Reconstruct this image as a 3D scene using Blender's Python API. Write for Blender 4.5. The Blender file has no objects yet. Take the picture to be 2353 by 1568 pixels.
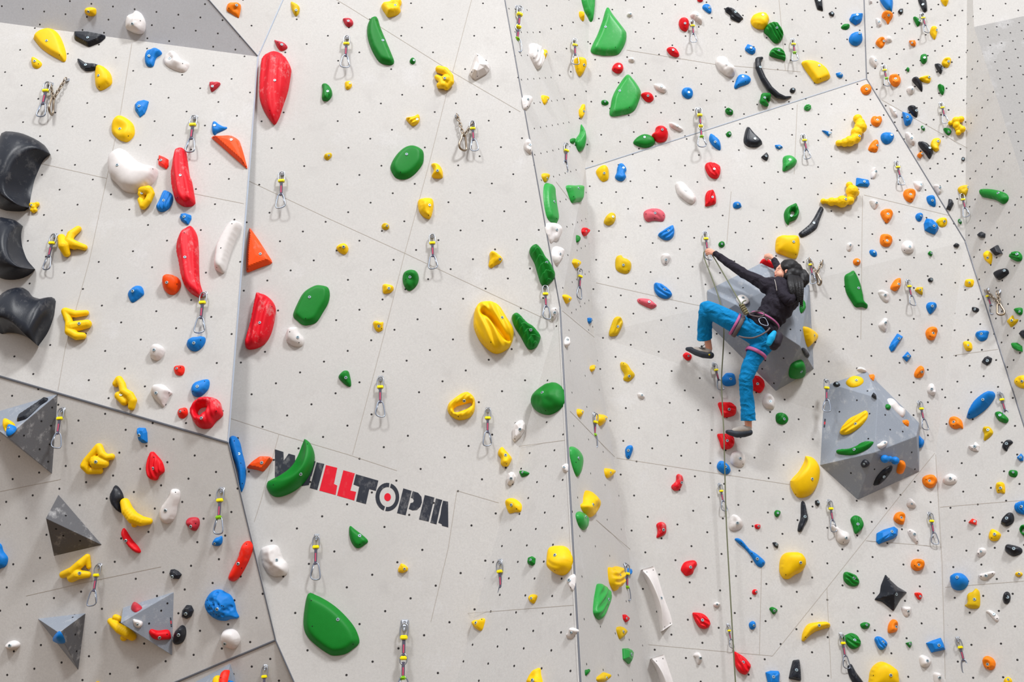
import bpy, bmesh, math, random
from mathutils import Vector, Matrix, noise
from mathutils.bvhtree import BVHTree
from mathutils.geometry import delaunay_2d_cdt
random.seed(7)
S = bpy.context.scene
COL = S.collection

# ------------------------------------------------------------------ camera
W, H = 2353.0, 1568.0
FPX = 2300.0                      # focal length in pixels
PITCH = math.radians(25.0)
CAM = Vector((0.0, 0.0, 1.6))
cd = bpy.data.cameras.new('camera'); cam = bpy.data.objects.new('camera', cd); COL.objects.link(cam)
cd.sensor_width = 36.0; cd.lens = 36.0 * FPX / W; cd.clip_end = 200
cam.location = CAM; cam.rotation_euler = (math.radians(90) + PITCH, 0, 0)
S.camera = cam
FWD = Vector((0, math.cos(PITCH), math.sin(PITCH))); UPV = Vector((0, -math.sin(PITCH), math.cos(PITCH)))

# ------------------------------------------------------------------ light of the hall
S.view_settings.view_transform = 'Standard'; S.view_settings.look = 'None'
S.view_settings.gamma = 1.0; S.view_settings.use_curve_mapping = False
S.view_settings.exposure = 0.06
wd = bpy.data.worlds.new('hall_daylight'); S.world = wd; wd.use_nodes = True
nt = wd.node_tree; nt.nodes.clear()
_o = nt.nodes.new('ShaderNodeOutputWorld'); _b = nt.nodes.new('ShaderNodeBackground')
_g = nt.nodes.new('ShaderNodeTexCoord'); _s = nt.nodes.new('ShaderNodeSeparateXYZ'); _r = nt.nodes.new('ShaderNodeValToRGB')
_m = nt.nodes.new('ShaderNodeMapRange'); _m.inputs[1].default_value = -1; _m.inputs[2].default_value = 1
nt.links.new(_g.outputs['Generated'], _s.inputs[0]); nt.links.new(_s.outputs[2], _m.inputs[0]); nt.links.new(_m.outputs[0], _r.inputs[0])
_r.color_ramp.elements[0].position = 0.25; _r.color_ramp.elements[0].color = (0.34, 0.235, 0.14, 1)
_r.color_ramp.elements[1].position = 0.75; _r.color_ramp.elements[1].color = (1.0, 1.03, 1.10, 1)
nt.links.new(_r.outputs[0], _b.inputs[0]); _b.inputs[1].default_value = 0.78
nt.links.new(_b.outputs[0], _o.inputs[0])
def lamp(name, loc, target, sx, sy, watts, color):
    l = bpy.data.lights.new(name, 'AREA'); l.shape = 'RECTANGLE'; l.size = sx; l.size_y = sy; l.energy = watts; l.color = color
    o = bpy.data.objects.new(name, l); COL.objects.link(o); o.location = loc
    o.rotation_euler = (Vector(target) - Vector(loc)).to_track_quat('-Z', 'Y').to_euler()
lamp('skylight', (-6.0, -4.0, 17.5), (-1.0, 8, 5.0), 2.4, 2.4, 1450, (0.98, 0.985, 0.98))
lamp('ceiling_light', (6.6, -4.4, 17.5), (1.6, 8, 5.0), 2.4, 2.4, 2330, (0.97, 0.985, 1.0))

# ------------------------------------------------------------------ pixel -> ray -> point helpers (they lay the traced plan on the wall)
def ray(px, py):
    d = FWD * FPX + Vector((1, 0, 0)) * (px - W/2) + UPV * (H/2 - py)
    return d.normalized()
def at_y(px, py, Y):
    d = ray(px, py); return CAM + d * ((Y - CAM.y) / d.y)
def on_plane(px, py, p, n):
    d = ray(px, py); return CAM + d * ((p - CAM).dot(n) / d.dot(n))
def proj(P):
    v = P - CAM; z = v.dot(FWD); return (W/2 + FPX * v.x / z, H/2 - FPX * v.dot(UPV) / z)
def mpp(P):                       # metres per pixel at P
    return (P - CAM).dot(FWD) / FPX

# ------------------------------------------------------------------ objects
def link(name, me, mats=(), parent=None):
    o = bpy.data.objects.new(name, me); COL.objects.link(o)
    for m in mats: me.materials.append(m)
    if parent is not None: o.parent = parent
    return o
def mesh_from(verts, faces, smooth=True, mats=None):
    me = bpy.data.meshes.new('m'); me.from_pydata([tuple(v) for v in verts], [], faces); me.update()
    if smooth: me.polygons.foreach_set('use_smooth', [True] * len(me.polygons))
    return me
def tag(o, label, cat, group=None, kind=None):
    if label: o['label'] = label
    if cat: o['category'] = cat
    if group: o['group'] = group
    if kind: o['kind'] = kind
    return o
def empty(name, loc=(0, 0, 0)):
    o = bpy.data.objects.new(name, None); COL.objects.link(o); o.location = loc; o.empty_display_size = 0.05; return o
def sub(o, parent):               # put a mesh made in world space under its thing
    o.parent = parent
    bpy.context.view_layer.update() if False else None
    o.matrix_parent_inverse = Matrix.Translation(-parent.location) if parent.type == 'EMPTY' or parent.location.length else Matrix()
    return o

# ------------------------------------------------------------------ materials
def lin(c):
    return tuple(((x/255)/12.92 if x/255 <= 0.04045 else ((x/255 + 0.055)/1.055) ** 2.4) for x in c) + (1,)
def plastic(name, rgb, rough=0.42, chalk=0.0, bump=0.15, var=0.08, scale=30, spec=0.28):
    m = bpy.data.materials.new(name); m.use_nodes = True; t = m.node_tree; b = t.nodes['Principled BSDF']
    tc = t.nodes.new('ShaderNodeTexCoord'); n = t.nodes.new('ShaderNodeTexNoise'); n.inputs['Scale'].default_value = scale; n.inputs['Detail'].default_value = 4
    t.links.new(tc.outputs['Object'], n.inputs['Vector'])
    c = lin(rgb)
    mx = t.nodes.new('ShaderNodeMix'); mx.data_type = 'RGBA'
    mx.inputs[6].default_value = tuple(x * (1 - var) for x in c[:3]) + (1,); mx.inputs[7].default_value = tuple(min(1, x * (1 + var)) for x in c[:3]) + (1,)
    t.links.new(n.outputs[0], mx.inputs[0]); out = mx.outputs[2]
    if chalk:
        n2 = t.nodes.new('ShaderNodeTexNoise'); n2.inputs['Scale'].default_value = 11; n2.inputs['Detail'].default_value = 8; n2.inputs['Roughness'].default_value = 0.7
        mp = t.nodes.new('ShaderNodeMapping'); mp.inputs[3].default_value = (1.2, 1, 0.8); t.links.new(tc.outputs['Object'], mp.inputs[0]); t.links.new(mp.outputs[0], n2.inputs['Vector'])
        r = t.nodes.new('ShaderNodeMapRange'); r.inputs[1].default_value = 0.54; r.inputs[2].default_value = 0.74; r.inputs[4].default_value = chalk
        t.links.new(n2.outputs[0], r.inputs[0])
        m2 = t.nodes.new('ShaderNodeMix'); m2.data_type = 'RGBA'; m2.inputs[7].default_value = (0.7, 0.69, 0.68, 1)
        t.links.new(r.outputs[0], m2.inputs[0]); t.links.new(out, m2.inputs[6]); out = m2.outputs[2]
    t.links.new(out, b.inputs['Base Color'])
    b.inputs['Roughness'].default_value = rough; b.inputs['Specular IOR Level'].default_value = spec
    if bump:
        n3 = t.nodes.new('ShaderNodeTexNoise'); n3.inputs['Scale'].default_value = 220; t.links.new(tc.outputs['Object'], n3.inputs['Vector'])
        bp = t.nodes.new('ShaderNodeBump'); bp.inputs['Strength'].default_value = bump; bp.inputs['Distance'].default_value = 0.004
        t.links.new(n3.outputs[0], bp.inputs['Height']); t.links.new(bp.outputs[0], b.inputs['Normal'])
    return m
def metal(name, rgb, rough=0.3, met=1.0):
    m = bpy.data.materials.new(name); m.use_nodes = True; b = m.node_tree.nodes['Principled BSDF']
    b.inputs['Base Color'].default_value = lin(rgb); b.inputs['Metallic'].default_value = met; b.inputs['Roughness'].default_value = rough
    t = m.node_tree; n = t.nodes.new('ShaderNodeTexNoise'); n.inputs['Scale'].default_value = 60
    r = t.nodes.new('ShaderNodeMapRange'); r.inputs[3].default_value = rough * 0.7; r.inputs[4].default_value = rough * 1.3
    t.links.new(n.outputs[0], r.inputs[0]); t.links.new(r.outputs[0], b.inputs['Roughness'])
    return m
PAL = {
 'y': ('yellow', (250, 200, 0), 0), 't': ('mustard yellow', (222, 184, 10), 0), 'r': ('red', (228, 4, 24), 0), 'R': ('chalky red', (224, 6, 32), 0.45),
 'g': ('green', (6, 124, 34), 0), 'G': ('light green', (44, 158, 66), 0.12), 'b': ('blue', (8, 122, 208), 0), 'k': ('black', (30, 33, 41), 0.08), 'K': ('black', (30, 34, 43), 0.13),
 'w': ('white', (226, 221, 219), 0), 'o': ('orange', (252, 132, 8), 0), 'v': ('bright orange', (255, 82, 6), 0.25), 'V': ('scarlet', (255, 40, 20), 0.1),
 'p': ('pink', (214, 92, 106), 0.0), 'P': ('dull red', (190, 40, 56), 0.1)}
MAT = {k: plastic('hold_' + v[0].replace(' ', '_') + k, v[1], 0.36 if k in 'kKG' else 0.5, v[2]) for k, v in PAL.items()}
M_steel = metal('steel', (165, 168, 174), 0.33); M_alu = metal('aluminium', (150, 158, 172), 0.35); M_chain = metal('chain_metal', (150, 135, 118), 0.35)
M_sock = plastic('bolt_socket', (28, 34, 40), 0.5, bump=0); M_dark = plastic('dark_hole', (22, 20, 22), 0.8, bump=0)
M_zinc = metal('zinc', (185, 205, 215), 0.35, 0.8)
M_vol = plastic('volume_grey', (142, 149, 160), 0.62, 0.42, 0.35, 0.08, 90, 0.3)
M_vol_shade = plastic('volume_grey_shaded', (94, 94, 97), 0.6, 0.5, 0.35, 0.1, 90, 0.3)  # same volume grey, with the shade of turned-away faces put into the colour
M_yrub = plastic('yellow_rubber', (245, 230, 0), 0.5, bump=0); M_grub = plastic('green_clip', (140, 200, 20), 0.45, bump=0)
M_sling = plastic('grey_sling', (88, 84, 100), 0.8, bump=0.3); M_slred = plastic('red_sling_mark', (190, 78, 104), 0.8, bump=0.2)
M_trimd = metal('dark_edge_strip', (105, 108, 116), 0.5, 0.3); M_triml = metal('light_edge_strip', (180, 190, 204), 0.4, 0.4)
M_seam = plastic('seam_line', (176, 168, 158), 0.9, bump=0)

# ------------------------------------------------------------------ wall: vertices as (pixel x, pixel y, distance Y)
def pY(px, py, Y0, a, b, zr, xr=0.0):   # distance on the plane Y = Y0 + a (X-xr) + b (Z-zr)
    d = ray(px, py)
    t = (Y0 - CAM.y - a * xr - b * (zr - CAM.z)) / (d.y - a * d.x - b * d.z)
    return CAM + d * t
F6 = lambda x, y: pY(x, y, 7.65, 0.03, -0.10, 5.0)
F10 = lambda x, y: pY(x, y, 8.42, 0.0, -0.07, 5.6, 2.0)
V = {
 'A': at_y(-420, -4, 7.44), 'B': F6(593, 130), 'C': at_y(219, -300, 6.62), 'D': F6(782, -300),
 'E': F6(524, 1018), 'Ep': F6(524, 1018) - ray(524, 1018) * .27, 'Hh': F6(633, 1472), 'K': F6(822, 1900), 'Kp': F6(822, 1900) + ray(822, 1900) * .33, 'N': F6(1106, -300), 'P': F6(1287, 708), 'M': F6(955, 1900),
 'T': F10(1345, 388), 'Ss': F10(1365, 770), 'Vv': F10(1544, 1900), 'Ww': F10(1991, 181), 'a': F10(2218, 555), 'e2': F10(2187, 1900),
 'b2': at_y(2440, 1250, 8.0), 'c': at_y(2224, -300, 7.48)}
def on3(px, py, k):                      # the point of the plane through three corners that shows at this pixel
    p, q, r = (V[i] for i in k); return on_plane(px, py, p, (q - p).cross(r - p).normalized())
V['A2'] = on3(-420, -300, 'CBA'); V['G'] = on3(-420, 743, ('A', 'B', 'Ep'))
V['J'] = on3(-420, 1900, ('G', 'Ep', 'Hh')); V['I'] = on3(-383, 1900, ('G', 'Ep', 'Hh'))
V['X'] = on3(1976, -300, ('Ww', 'a', 'c')); V['U'] = on3(1363, -300, ('T', 'Ww', 'X'))
V['R'] = on3(1352, 1900, ('P', 'Ss', 'Vv')) - ray(1352, 1900) * .12; V['e'] = on3(2150, 1040, ('a', 'e2', 'b2')); V['f'] = on3(2640, 1900, ('a', 'e2', 'b2'))
for _k, _x, _y in (('d1', 2238, 62), ('d2', 2450, 720), ('d3', 2640, 1300)): V[_k] = on3(_x, _y, ('a', 'c', 'b2'))
V['h1'] = at_y(2960, -300, V['d1'].y - .3); V['h2'] = on3(2960, -95, ('c', 'h1', 'd1')); V['h3'] = at_y(3000, 760, V['d2'].y - .1); V['h4'] = at_y(3050, 1900, V['d3'].y + .1)
# facet: name, corners, region words, hole lattice (origin px, step 1, step 2)
FACETS = [
 ('wall_left_roof', ['A2', 'C', 'B', 'A'], 'grey upper left panel', (101.5, 26.5), (49, 6.2), (10, -30), 'grey'),
 ('wall_left_peak', ['C', 'D', 'B'], 'small triangular top panel', (578, 59), (70, 5), (20, 60), ''),
 ('wall_left', ['A', 'B', 'Ep', 'G'], 'left wall panel', (88, 227.3), (39, 31.5), (-35, 53.5), ''),
 ('wall_left_lower', ['G', 'Ep', 'Hh', 'I', 'J'], 'lower left overhang', (77, 1336), (47, 39), (-15, 53.6), ''),
 ('wall_left_foot', ['Hh', 'Kp', 'I'], 'bottom left panel', (621, 1515), (42.6, -17.6), (20, 50), ''),
 ('wall_centre', ['D', 'N', 'P', 'M', 'K', 'Hh', 'E', 'B'], 'centre wall', (924.2, 217.9), (-49, 20), (25.8, 60), ''),
 ('wall_centre_lower', ['P', 'R', 'M'], 'beige panel beside the arete', (1217, 1041.8), (57, -6.5), (37, 30), ''),
 ('wall_side_upper', ['N', 'U', 'T', 'Ss', 'P'], 'narrow side face', (1268.8, 56.4), (17.5, -2.4), (-6.1, 56.4), ''),
 ('wall_side_lower', ['P', 'Ss', 'Vv', 'R'], 'lower narrow side face', (1345.3, 863.8), (31, 32.5), (-29.5, 38.5), ''),
 ('wall_right_upper', ['U', 'X', 'Ww', 'T'], 'upper right wall', (1519, 259), (31, -22), (12, 38), ''),
 ('wall_right', ['T', 'Ww', 'a', 'e', 'e2', 'Vv', 'Ss'], 'main right wall', (1595.2, 546.7), (32.7, -25.5), (29.3, 40.3), ''),
 ('wall_right_lower', ['a', 'b2', 'f', 'e2', 'e'], 'bottom right panel', (2209.9, 1064.8), (33, 28), (-29, 37), ''),
 ('wall_corner', ['X', 'c', 'a', 'Ww'], 'far right corner panel', (2056.6, 76.8), (-16.5, 11), (4, 47.5), ''),
 ('wall_far_right', ['c', 'd1', 'd2', 'd3', 'b2', 'a'], 'outermost right panel', (2269.6, 229.8), (12, 46), (-12.8, 18), ''),
 ('wall_far_right_top', ['c', 'h1', 'h2', 'd1'], 'cream top right panel', (2252.7, 20.4), (29, 15.5), (58, -12), ''),
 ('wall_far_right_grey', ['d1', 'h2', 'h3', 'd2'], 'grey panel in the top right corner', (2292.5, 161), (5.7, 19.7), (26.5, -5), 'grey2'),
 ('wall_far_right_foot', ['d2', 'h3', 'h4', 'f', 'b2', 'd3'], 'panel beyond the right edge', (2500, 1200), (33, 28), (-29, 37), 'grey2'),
]
def math_node(t, op, a, b=None):
    n = t.nodes.new('ShaderNodeMath'); n.operation = op
    for i, v in enumerate((a, b)):
        if v is None: continue
        if isinstance(v, (int, float)): n.inputs[i].default_value = v
        else: t.links.new(v, n.inputs[i])
    return n.outputs[0]
def wall_material(name, B, kind):
    m = bpy.data.materials.new(name); m.use_nodes = True; t = m.node_tree; b = t.nodes['Principled BSDF']
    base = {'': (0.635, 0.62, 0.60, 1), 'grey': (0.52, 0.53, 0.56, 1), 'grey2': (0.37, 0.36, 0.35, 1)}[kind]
    tc = t.nodes.new('ShaderNodeTexCoord')
    def nz(scale, detail, lo, hi, rough=0.55):
        n = t.nodes.new('ShaderNodeTexNoise'); n.inputs['Scale'].default_value = scale; n.inputs['Detail'].default_value = detail; n.inputs['Roughness'].default_value = rough
        t.links.new(tc.outputs['Object'], n.inputs['Vector'])
        r = t.nodes.new('ShaderNodeMapRange'); r.inputs[1].default_value = lo; r.inputs[2].default_value = hi; t.links.new(n.outputs[0], r.inputs[0]); return r.outputs[0]
    def mix(f, a, c, k=1.0):
        x = t.nodes.new('ShaderNodeMix'); x.data_type = 'RGBA'
        t.links.new(math_node(t, 'MULTIPLY', f, k), x.inputs[0]); t.links.new(a, x.inputs[6]); x.inputs[7].default_value = c; return x.outputs[2]
    rgb = t.nodes.new('ShaderNodeRGB'); rgb.outputs[0].default_value = base; c = rgb.outputs[0]
    c = mix(nz(0.7, 3, 0.35, 0.75), c, tuple(x * 0.90 for x in base[:3]) + (1,))
    c = mix(nz(4.0, 8, 0.55, 0.80, 0.7), c, (0.40, 0.38, 0.37, 1), 0.42)          # rubber scuffs
    c = mix(nz(2.4, 7, 0.60, 0.78, 0.6), c, (0.74, 0.74, 0.76, 1), 0.45)          # chalk
    c = mix(nz(70, 3, 0.35, 0.75), c, tuple(x * 0.80 for x in base[:3]) + (1,), 0.6)
    uv = t.nodes.new('ShaderNodeUVMap'); uv.uv_map = 'lattice'; sp = t.nodes.new('ShaderNodeSeparateXYZ'); t.links.new(uv.outputs[0], sp.inputs[0])
    def cell(o, k):
        return math_node(t, 'SUBTRACT', math_node(t, 'FRACT', math_node(t, 'ADD', math_node(t, 'MULTIPLY', o, k), 0.5)), 0.5)
    fu, fv = cell(sp.outputs[0], 1), cell(sp.outputs[1], 1)
    (ax, ay), (bx, by) = B
    def lenof(fu, fv):
        x = math_node(t, 'ADD', math_node(t, 'MULTIPLY', fu, ax), math_node(t, 'MULTIPLY', fv, bx))
        y = math_node(t, 'ADD', math_node(t, 'MULTIPLY', fu, ay), math_node(t, 'MULTIPLY', fv, by))
        return math_node(t, 'SQRT', math_node(t, 'ADD', math_node(t, 'MULTIPLY', x, x), math_node(t, 'MULTIPLY', y, y)))
    d = lenof(fu, fv)
    ru = math_node(t, 'FLOOR', math_node(t, 'ADD', sp.outputs[0], 0.5)); rv = math_node(t, 'FLOOR', math_node(t, 'ADD', sp.outputs[1], 0.5))
    cb = t.nodes.new('ShaderNodeCombineXYZ'); t.links.new(ru, cb.inputs[0]); t.links.new(rv, cb.inputs[1])
    wn = t.nodes.new('ShaderNodeTexWhiteNoise'); wn.noise_dimensions = '3D'; t.links.new(cb.outputs[0], wn.inputs['Vector'])
    keep = math_node(t, 'GREATER_THAN', wn.outputs[0], 0.06)
    rim = math_node(t, 'MULTIPLY', math_node(t, 'LESS_THAN', d, 0.0100), keep)
    hole = math_node(t, 'MULTIPLY', math_node(t, 'LESS_THAN', d, 0.0080), keep)
    # old screw marks, sparse
    vo = t.nodes.new('ShaderNodeTexVoronoi'); vo.inputs['Scale'].default_value = 5.5; t.links.new(tc.outputs['Object'], vo.inputs['Vector'])
    wn2 = t.nodes.new('ShaderNodeTexWhiteNoise'); t.links.new(vo.outputs['Position'], wn2.inputs['Vector'])
    dot = math_node(t, 'MULTIPLY', math_node(t, 'LESS_THAN', vo.outputs['Distance'], 0.016), math_node(t, 'GREATER_THAN', wn2.outputs[0], 0.72))
    c = mix(dot, c, (0.16, 0.14, 0.13, 1), 0.8)
    c = mix(rim, c, (0.30, 0.28, 0.27, 1), 0.8); c = mix(hole, c, (0.02, 0.019, 0.02, 1), 0.97)
    t.links.new(c, b.inputs['Base Color']); b.inputs['Roughness'].default_value = 0.85; b.inputs['Specular IOR Level'].default_value = 0.25
    n3 = t.nodes.new('ShaderNodeTexNoise'); n3.inputs['Scale'].default_value = 260; t.links.new(tc.outputs['Object'], n3.inputs['Vector'])
    bp = t.nodes.new('ShaderNodeBump'); bp.inputs['Strength'].default_value = 0.25; bp.inputs['Distance'].default_value = 0.003
    t.links.new(n3.outputs[0], bp.inputs['Height']); t.links.new(bp.outputs[0], b.inputs['Normal'])
    return m
ALLV, ALLF, FID = [], [], []       # for ray casts onto the wall and volumes
FREG = []
def newell(ps):
    n = Vector((0, 0, 0))
    for i, p in enumerate(ps):
        q = ps[(i + 1) % len(ps)]; n += Vector(((p.y - q.y) * (p.z + q.z), (p.z - q.z) * (p.x + q.x), (p.x - q.x) * (p.y + q.y)))
    n.normalize(); c = sum(ps, Vector()) / len(ps)
    return -n if n.dot(CAM - c) < 0 else n
for fi, (name, ids, reg, o0, s1, s2, kind) in enumerate(FACETS):
    ps = [V[i] for i in ids]; n = newell(ps); c = sum(ps, Vector()) / len(ps)
    me = bpy.data.meshes.new(name); bm = bmesh.new(); vs = [bm.verts.new(p) for p in ps]
    f = bm.faces.new(vs); f.normal_update()
    if f.normal.dot(n) < 0: f.normal_flip()
    tri = bmesh.ops.triangulate(bm, faces=[f])['faces']
    e1 = Vector((1, 0, 0)); e1 = (e1 - n * e1.dot(n)).normalized(); e2 = n.cross(e1)
    O = on_plane(o0[0], o0[1], c, n); B1 = on_plane(o0[0] + s1[0], o0[1] + s1[1], c, n) - O; B2 = on_plane(o0[0] + s2[0], o0[1] + s2[1], c, n) - O
    M = Matrix(((B1.dot(e1), B2.dot(e1)), (B1.dot(e2), B2.dot(e2)))); Mi = M.inverted()
    uvl = bm.loops.layers.uv.new('lattice')
    for g in bm.faces:
        for lp in g.loops:
            q = lp.vert.co - O; uvv = Mi @ Vector((q.dot(e1), q.dot(e2))); lp[uvl].uv = uvv
    base = len(ALLV); ALLV += [v.co.copy() for v in bm.verts]; bm.verts.index_update()
    for g in bm.faces:
        ALLF.append([base + v.index for v in g.verts]); FID.append(fi)
    bm.to_mesh(me); bm.free()
    ob = link(name, me, [wall_material(name, ((M[0][0], M[1][0]), (M[0][1], M[1][1])), kind)])
    tag(ob, 'pale painted climbing panel, ' + reg, None, None, 'structure')
    so = ob.modifiers.new('s', 'SOLIDIFY'); so.thickness = 0.018; so.offset = -1
    FREG.append(reg)
bvh = BVHTree.FromPolygons(ALLV, ALLF)
def hit(px, py):
    loc, n, idx, d = bvh.ray_cast(CAM, ray(px, py))
    if loc is None: return None
    if n.dot(CAM - loc) < 0: n = -n
    return loc, n, FID[idx]

# the hall floor below the frame: it throws warm light back up the wall
_f = link('floor', mesh_from([(-16, -14, 0), (16, -14, 0), (16, 12, 0), (-16, 12, 0)], [(0, 1, 2, 3)], False), [plastic('floor_brown', (118, 96, 72), 0.8, var=.15, scale=3)])
tag(_f, 'warm brown hall floor', None, None, 'structure')
# narrow return faces where the left part stands proud of the centre wall
for _i, _k in enumerate((('B', 'E', 'Ep'), ('Ep', 'E', 'Hh'), ('Hh', 'K', 'Kp'))):
    tag(link('wall_left_return_%d' % (_i + 1), mesh_from([V[q] for q in _k], [(0, 1, 2)], False), [M_vol]), 'thin return face between panels', None, None, 'structure')
# edge strips and panel seams
def ribbon(pxs, width, lift, nseg=None):
    vs, fs = [], []
    for i in range(len(pxs) - 1):
        (x0, y0), (x1, y1) = pxs[i], pxs[i + 1]
        ln = math.hypot(x1 - x0, y1 - y0); k = max(1, int(ln / 40))
        nx, ny = -(y1 - y0) / ln * width / 2, (x1 - x0) / ln * width / 2
        for j in range(k):
            q = []
            for s in (j / k, (j + 1) / k):
                for sg in (1, -1):
                    px, py = x0 + (x1 - x0) * s, y0 + (y1 - y0) * s
                    hc = hit(px, py) or hit(px, py + 1)
                    if hc is None: break
                    p = on_plane(px + nx * sg, py + ny * sg, hc[0] + hc[1] * lift, hc[1]); q.append(p)
            if len(q) == 4:
                b = len(vs); vs += [q[0], q[1], q[3], q[2]]; fs.append((b, b + 1, b + 2, b + 3))
    return vs, fs
def edge_bar(keys, r, mat, num):   # a slim metal angle strip along a facet edge
    vs, fs = [], []
    for i in range(len(keys) - 1):
        P, Q = V[keys[i]], V[keys[i + 1]]; d = (Q - P).normalized(); a = d.orthogonal().normalized(); b = d.cross(a); base = len(vs)
        for p in (P, Q):
            for k in range(6):
                t = k * math.pi / 3; vs.append(p + (a * math.cos(t) + b * math.sin(t)) * r)
        for k in range(6):
            k2 = (k + 1) % 6; fs.append((base + k, base + k2, base + 6 + k2, base + 6 + k))
    o = link('trim_%d' % num, mesh_from(vs, fs, False), [mat]); tag(o, 'thin metal strip along a panel edge', None, None, 'structure')
for i, (k, r, m) in enumerate([(('B', 'Ep'), .007, M_triml), (('Ep', 'Hh', 'K'), .006, M_trimd), (('G', 'Ep'), .009, M_trimd), (('Hh', 'I'), .008, M_trimd), (('C', 'B'), .006, M_trimd), (('B', 'D'), .006, M_triml),
        (('N', 'P'), .005, M_trimd), (('P', 'R'), .007, M_trimd), (('T', 'Ww'), .006, M_triml), (('X', 'Ww'), .006, M_trimd), (('Ww', 'a', 'b2'), .006, M_trimd)]):
    edge_bar(k, r, m, i + 1)
SEAMS = [[(740, -20), (800, 15), (1040, 166), (1196, 257)], [(1086, -10), (1040, 166)], [(1030, 200), (985, 380), (930, 582), (880, 780), (810, 1045)], [(572, 416), (750, 500), (930, 582), (1100, 662), (1272, 742)],
 [(530, 962), (641, 998), (800, 1045), (912, 1082)], [(641, 998), (600, 1150), (584, 1200)], [(1050, 1128), (1146, 1156)], [(1050, 1128), (1030, 1260), (990, 1430)],
 [(133, 898), (150, 800), (205, 600), (275, 270), (303, 100)], [(90, 375), (245, 410)], [(445, 445), (560, 468)], [(0, 1130), (140, 1102)], [(60, 1370), (215, 1335), (370, 1303)],
 [(1192, 1026), (1298, 1012)], [(1075, 1410), (1320, 1391)], [(1278, 418), (1348, 510)], [(1292, 714), (1366, 776)], [(1310, 945), (1412, 1050)], [(1370, 1195), (1448, 1263)],
 [(1370, 650), (1580, 697), (1620, 705)], [(1417, 1053), (1560, 1075), (1815, 1114)], [(1490, 1482), (1685, 1500), (1775, 1508)], [(1775, 1508), (1900, 1352), (2057, 1154), (2148, 1042)],
 [(1832, 240), (1825, 400)], [(1680, 440), (1670, 560)], [(1750, 1300), (1745, 1505)], [(1982, 450), (1978, 780)], [(1985, 448), (2180, 495)], [(1990, 1243), (2163, 1257)],
 [(2172, 1350), (2353, 1336)], [(2160, 1166), (2353, 1150)], [(2190, 817), (2293, 803)], [(1440, 115), (1645, 148), (1840, 165)], [(1790, 0), (1805, 163)], [(2027, 230), (2222, 340)], [(2150, 1045), (2165, 1300), (2172, 1560)], [(1900, 1352), (1910, 1560)]]
for i, sm in enumerate(SEAMS):
    vs, fs = ribbon(sm, 1.0, 0.0012)
    if fs: tag(link('trim_%d' % (i + 20), mesh_from(vs, fs, False), [M_seam]), 'hairline joint between two wall panels', None, None, 'structure')

# ------------------------------------------------------------------ grey volumes bolted on the wall
VOLS = []   # (name label pts)
def volume(label, wall_px, peaks, faces, shaded_faces=(), center=None):
    cx = sum(p[0] for p in wall_px) / len(wall_px); cy = sum(p[1] for p in wall_px) / len(wall_px)
    if center: cx, cy = center
    h = hit(min(max(cx, 5), W - 5), min(cy, H - 3)); n = h[1]; p0 = h[0]
    pts = [on_plane(x, y, p0, n) for x, y in wall_px] + [on_plane(x, y, p0 + n * z, n) for x, y, z in peaks]
    e = empty('climbing_volume', sum(pts[:len(wall_px)], Vector()) / len(wall_px))
    vs = pts + [p - n * 0.001 for p in pts[:len(wall_px)]]
    me = bpy.data.meshes.new('shell'); bm = bmesh.new(); bv = [bm.verts.new(p) for p in pts]
    mats = [M_vol, M_vol_shade]
    for i, f in enumerate(faces):
        F = bm.faces.new([bv[k] for k in f]); F.normal_update(); F.material_index = 1 if i in shaded_faces else 0
    bmesh.ops.recalc_face_normals(bm, faces=bm.faces[:])
    bm.faces.ensure_lookup_table()
    F = bm.faces[0]; c = F.calc_center_median()
    if F.normal.dot(n) < -0.05: bmesh.ops.reverse_faces(bm, faces=bm.faces[:])
    tris = bmesh.ops.triangulate(bm, faces=bm.faces[:])
    base = len(ALLV); bm.verts.index_update(); ALLV.extend(v.co.copy() for v in bm.verts)
    for g in bm.faces:
        ALLF.append([base + v.index for v in g.verts]); FID.append(100 + len(VOLS))
    bm.to_mesh(me); bm.free(); o = link('shell', me, mats); sub(o, e)
    bv_ = o.modifiers.new('b', 'BEVEL'); bv_.width = 0.004; bv_.segments = 2; bv_.limit_method = 'ANGLE'; bv_.angle_limit = math.radians(12)
    tag(e, label, 'climbing volume', 'grey climbing volumes'); VOLS.append((label, e)); return e, p0, n
T = lambda x, y, ox, oy: (ox + x / 3.92, oy + y / 3.92)
t3 = lambda x, y: T(x, y, 0, 800); t4 = lambda x, y: T(x, y, 0, 1168)
volume('grey pyramid volume with chalky shaded face below the left seam', [t3(520, 415), t3(468, 1135), t3(-180, 620)], [t3(62, 800) + (0.30,)], [(0, 1, 3), (0, 3, 2), (1, 2, 3)], (0,))
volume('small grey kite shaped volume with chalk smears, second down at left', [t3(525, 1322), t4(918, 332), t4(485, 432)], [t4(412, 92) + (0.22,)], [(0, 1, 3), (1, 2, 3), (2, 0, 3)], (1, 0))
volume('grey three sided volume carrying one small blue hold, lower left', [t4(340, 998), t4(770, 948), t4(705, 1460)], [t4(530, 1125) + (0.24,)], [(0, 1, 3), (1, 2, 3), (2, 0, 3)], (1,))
volume('grey wedge volume carrying red and white holds, lower left', [t4(1565, 757), t4(1550, 1330), t4(1105, 900)], [t4(1085, 1035) + (0.26,)], [(0, 1, 3), (0, 3, 2), (1, 2, 3)], ())
b4 = lambda x, y: T(x, y, 400, 1168)
volume('grey volume cut by the bottom edge beside a yellow tagged quickdraw', [b4(110, 1610), b4(505, 1403), b4(640, 1800)], [b4(400, 1720) + (0.22,)], [(0, 1, 3), (1, 2, 3), (2, 0, 3)], (), center=(525, 1550))
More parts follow.
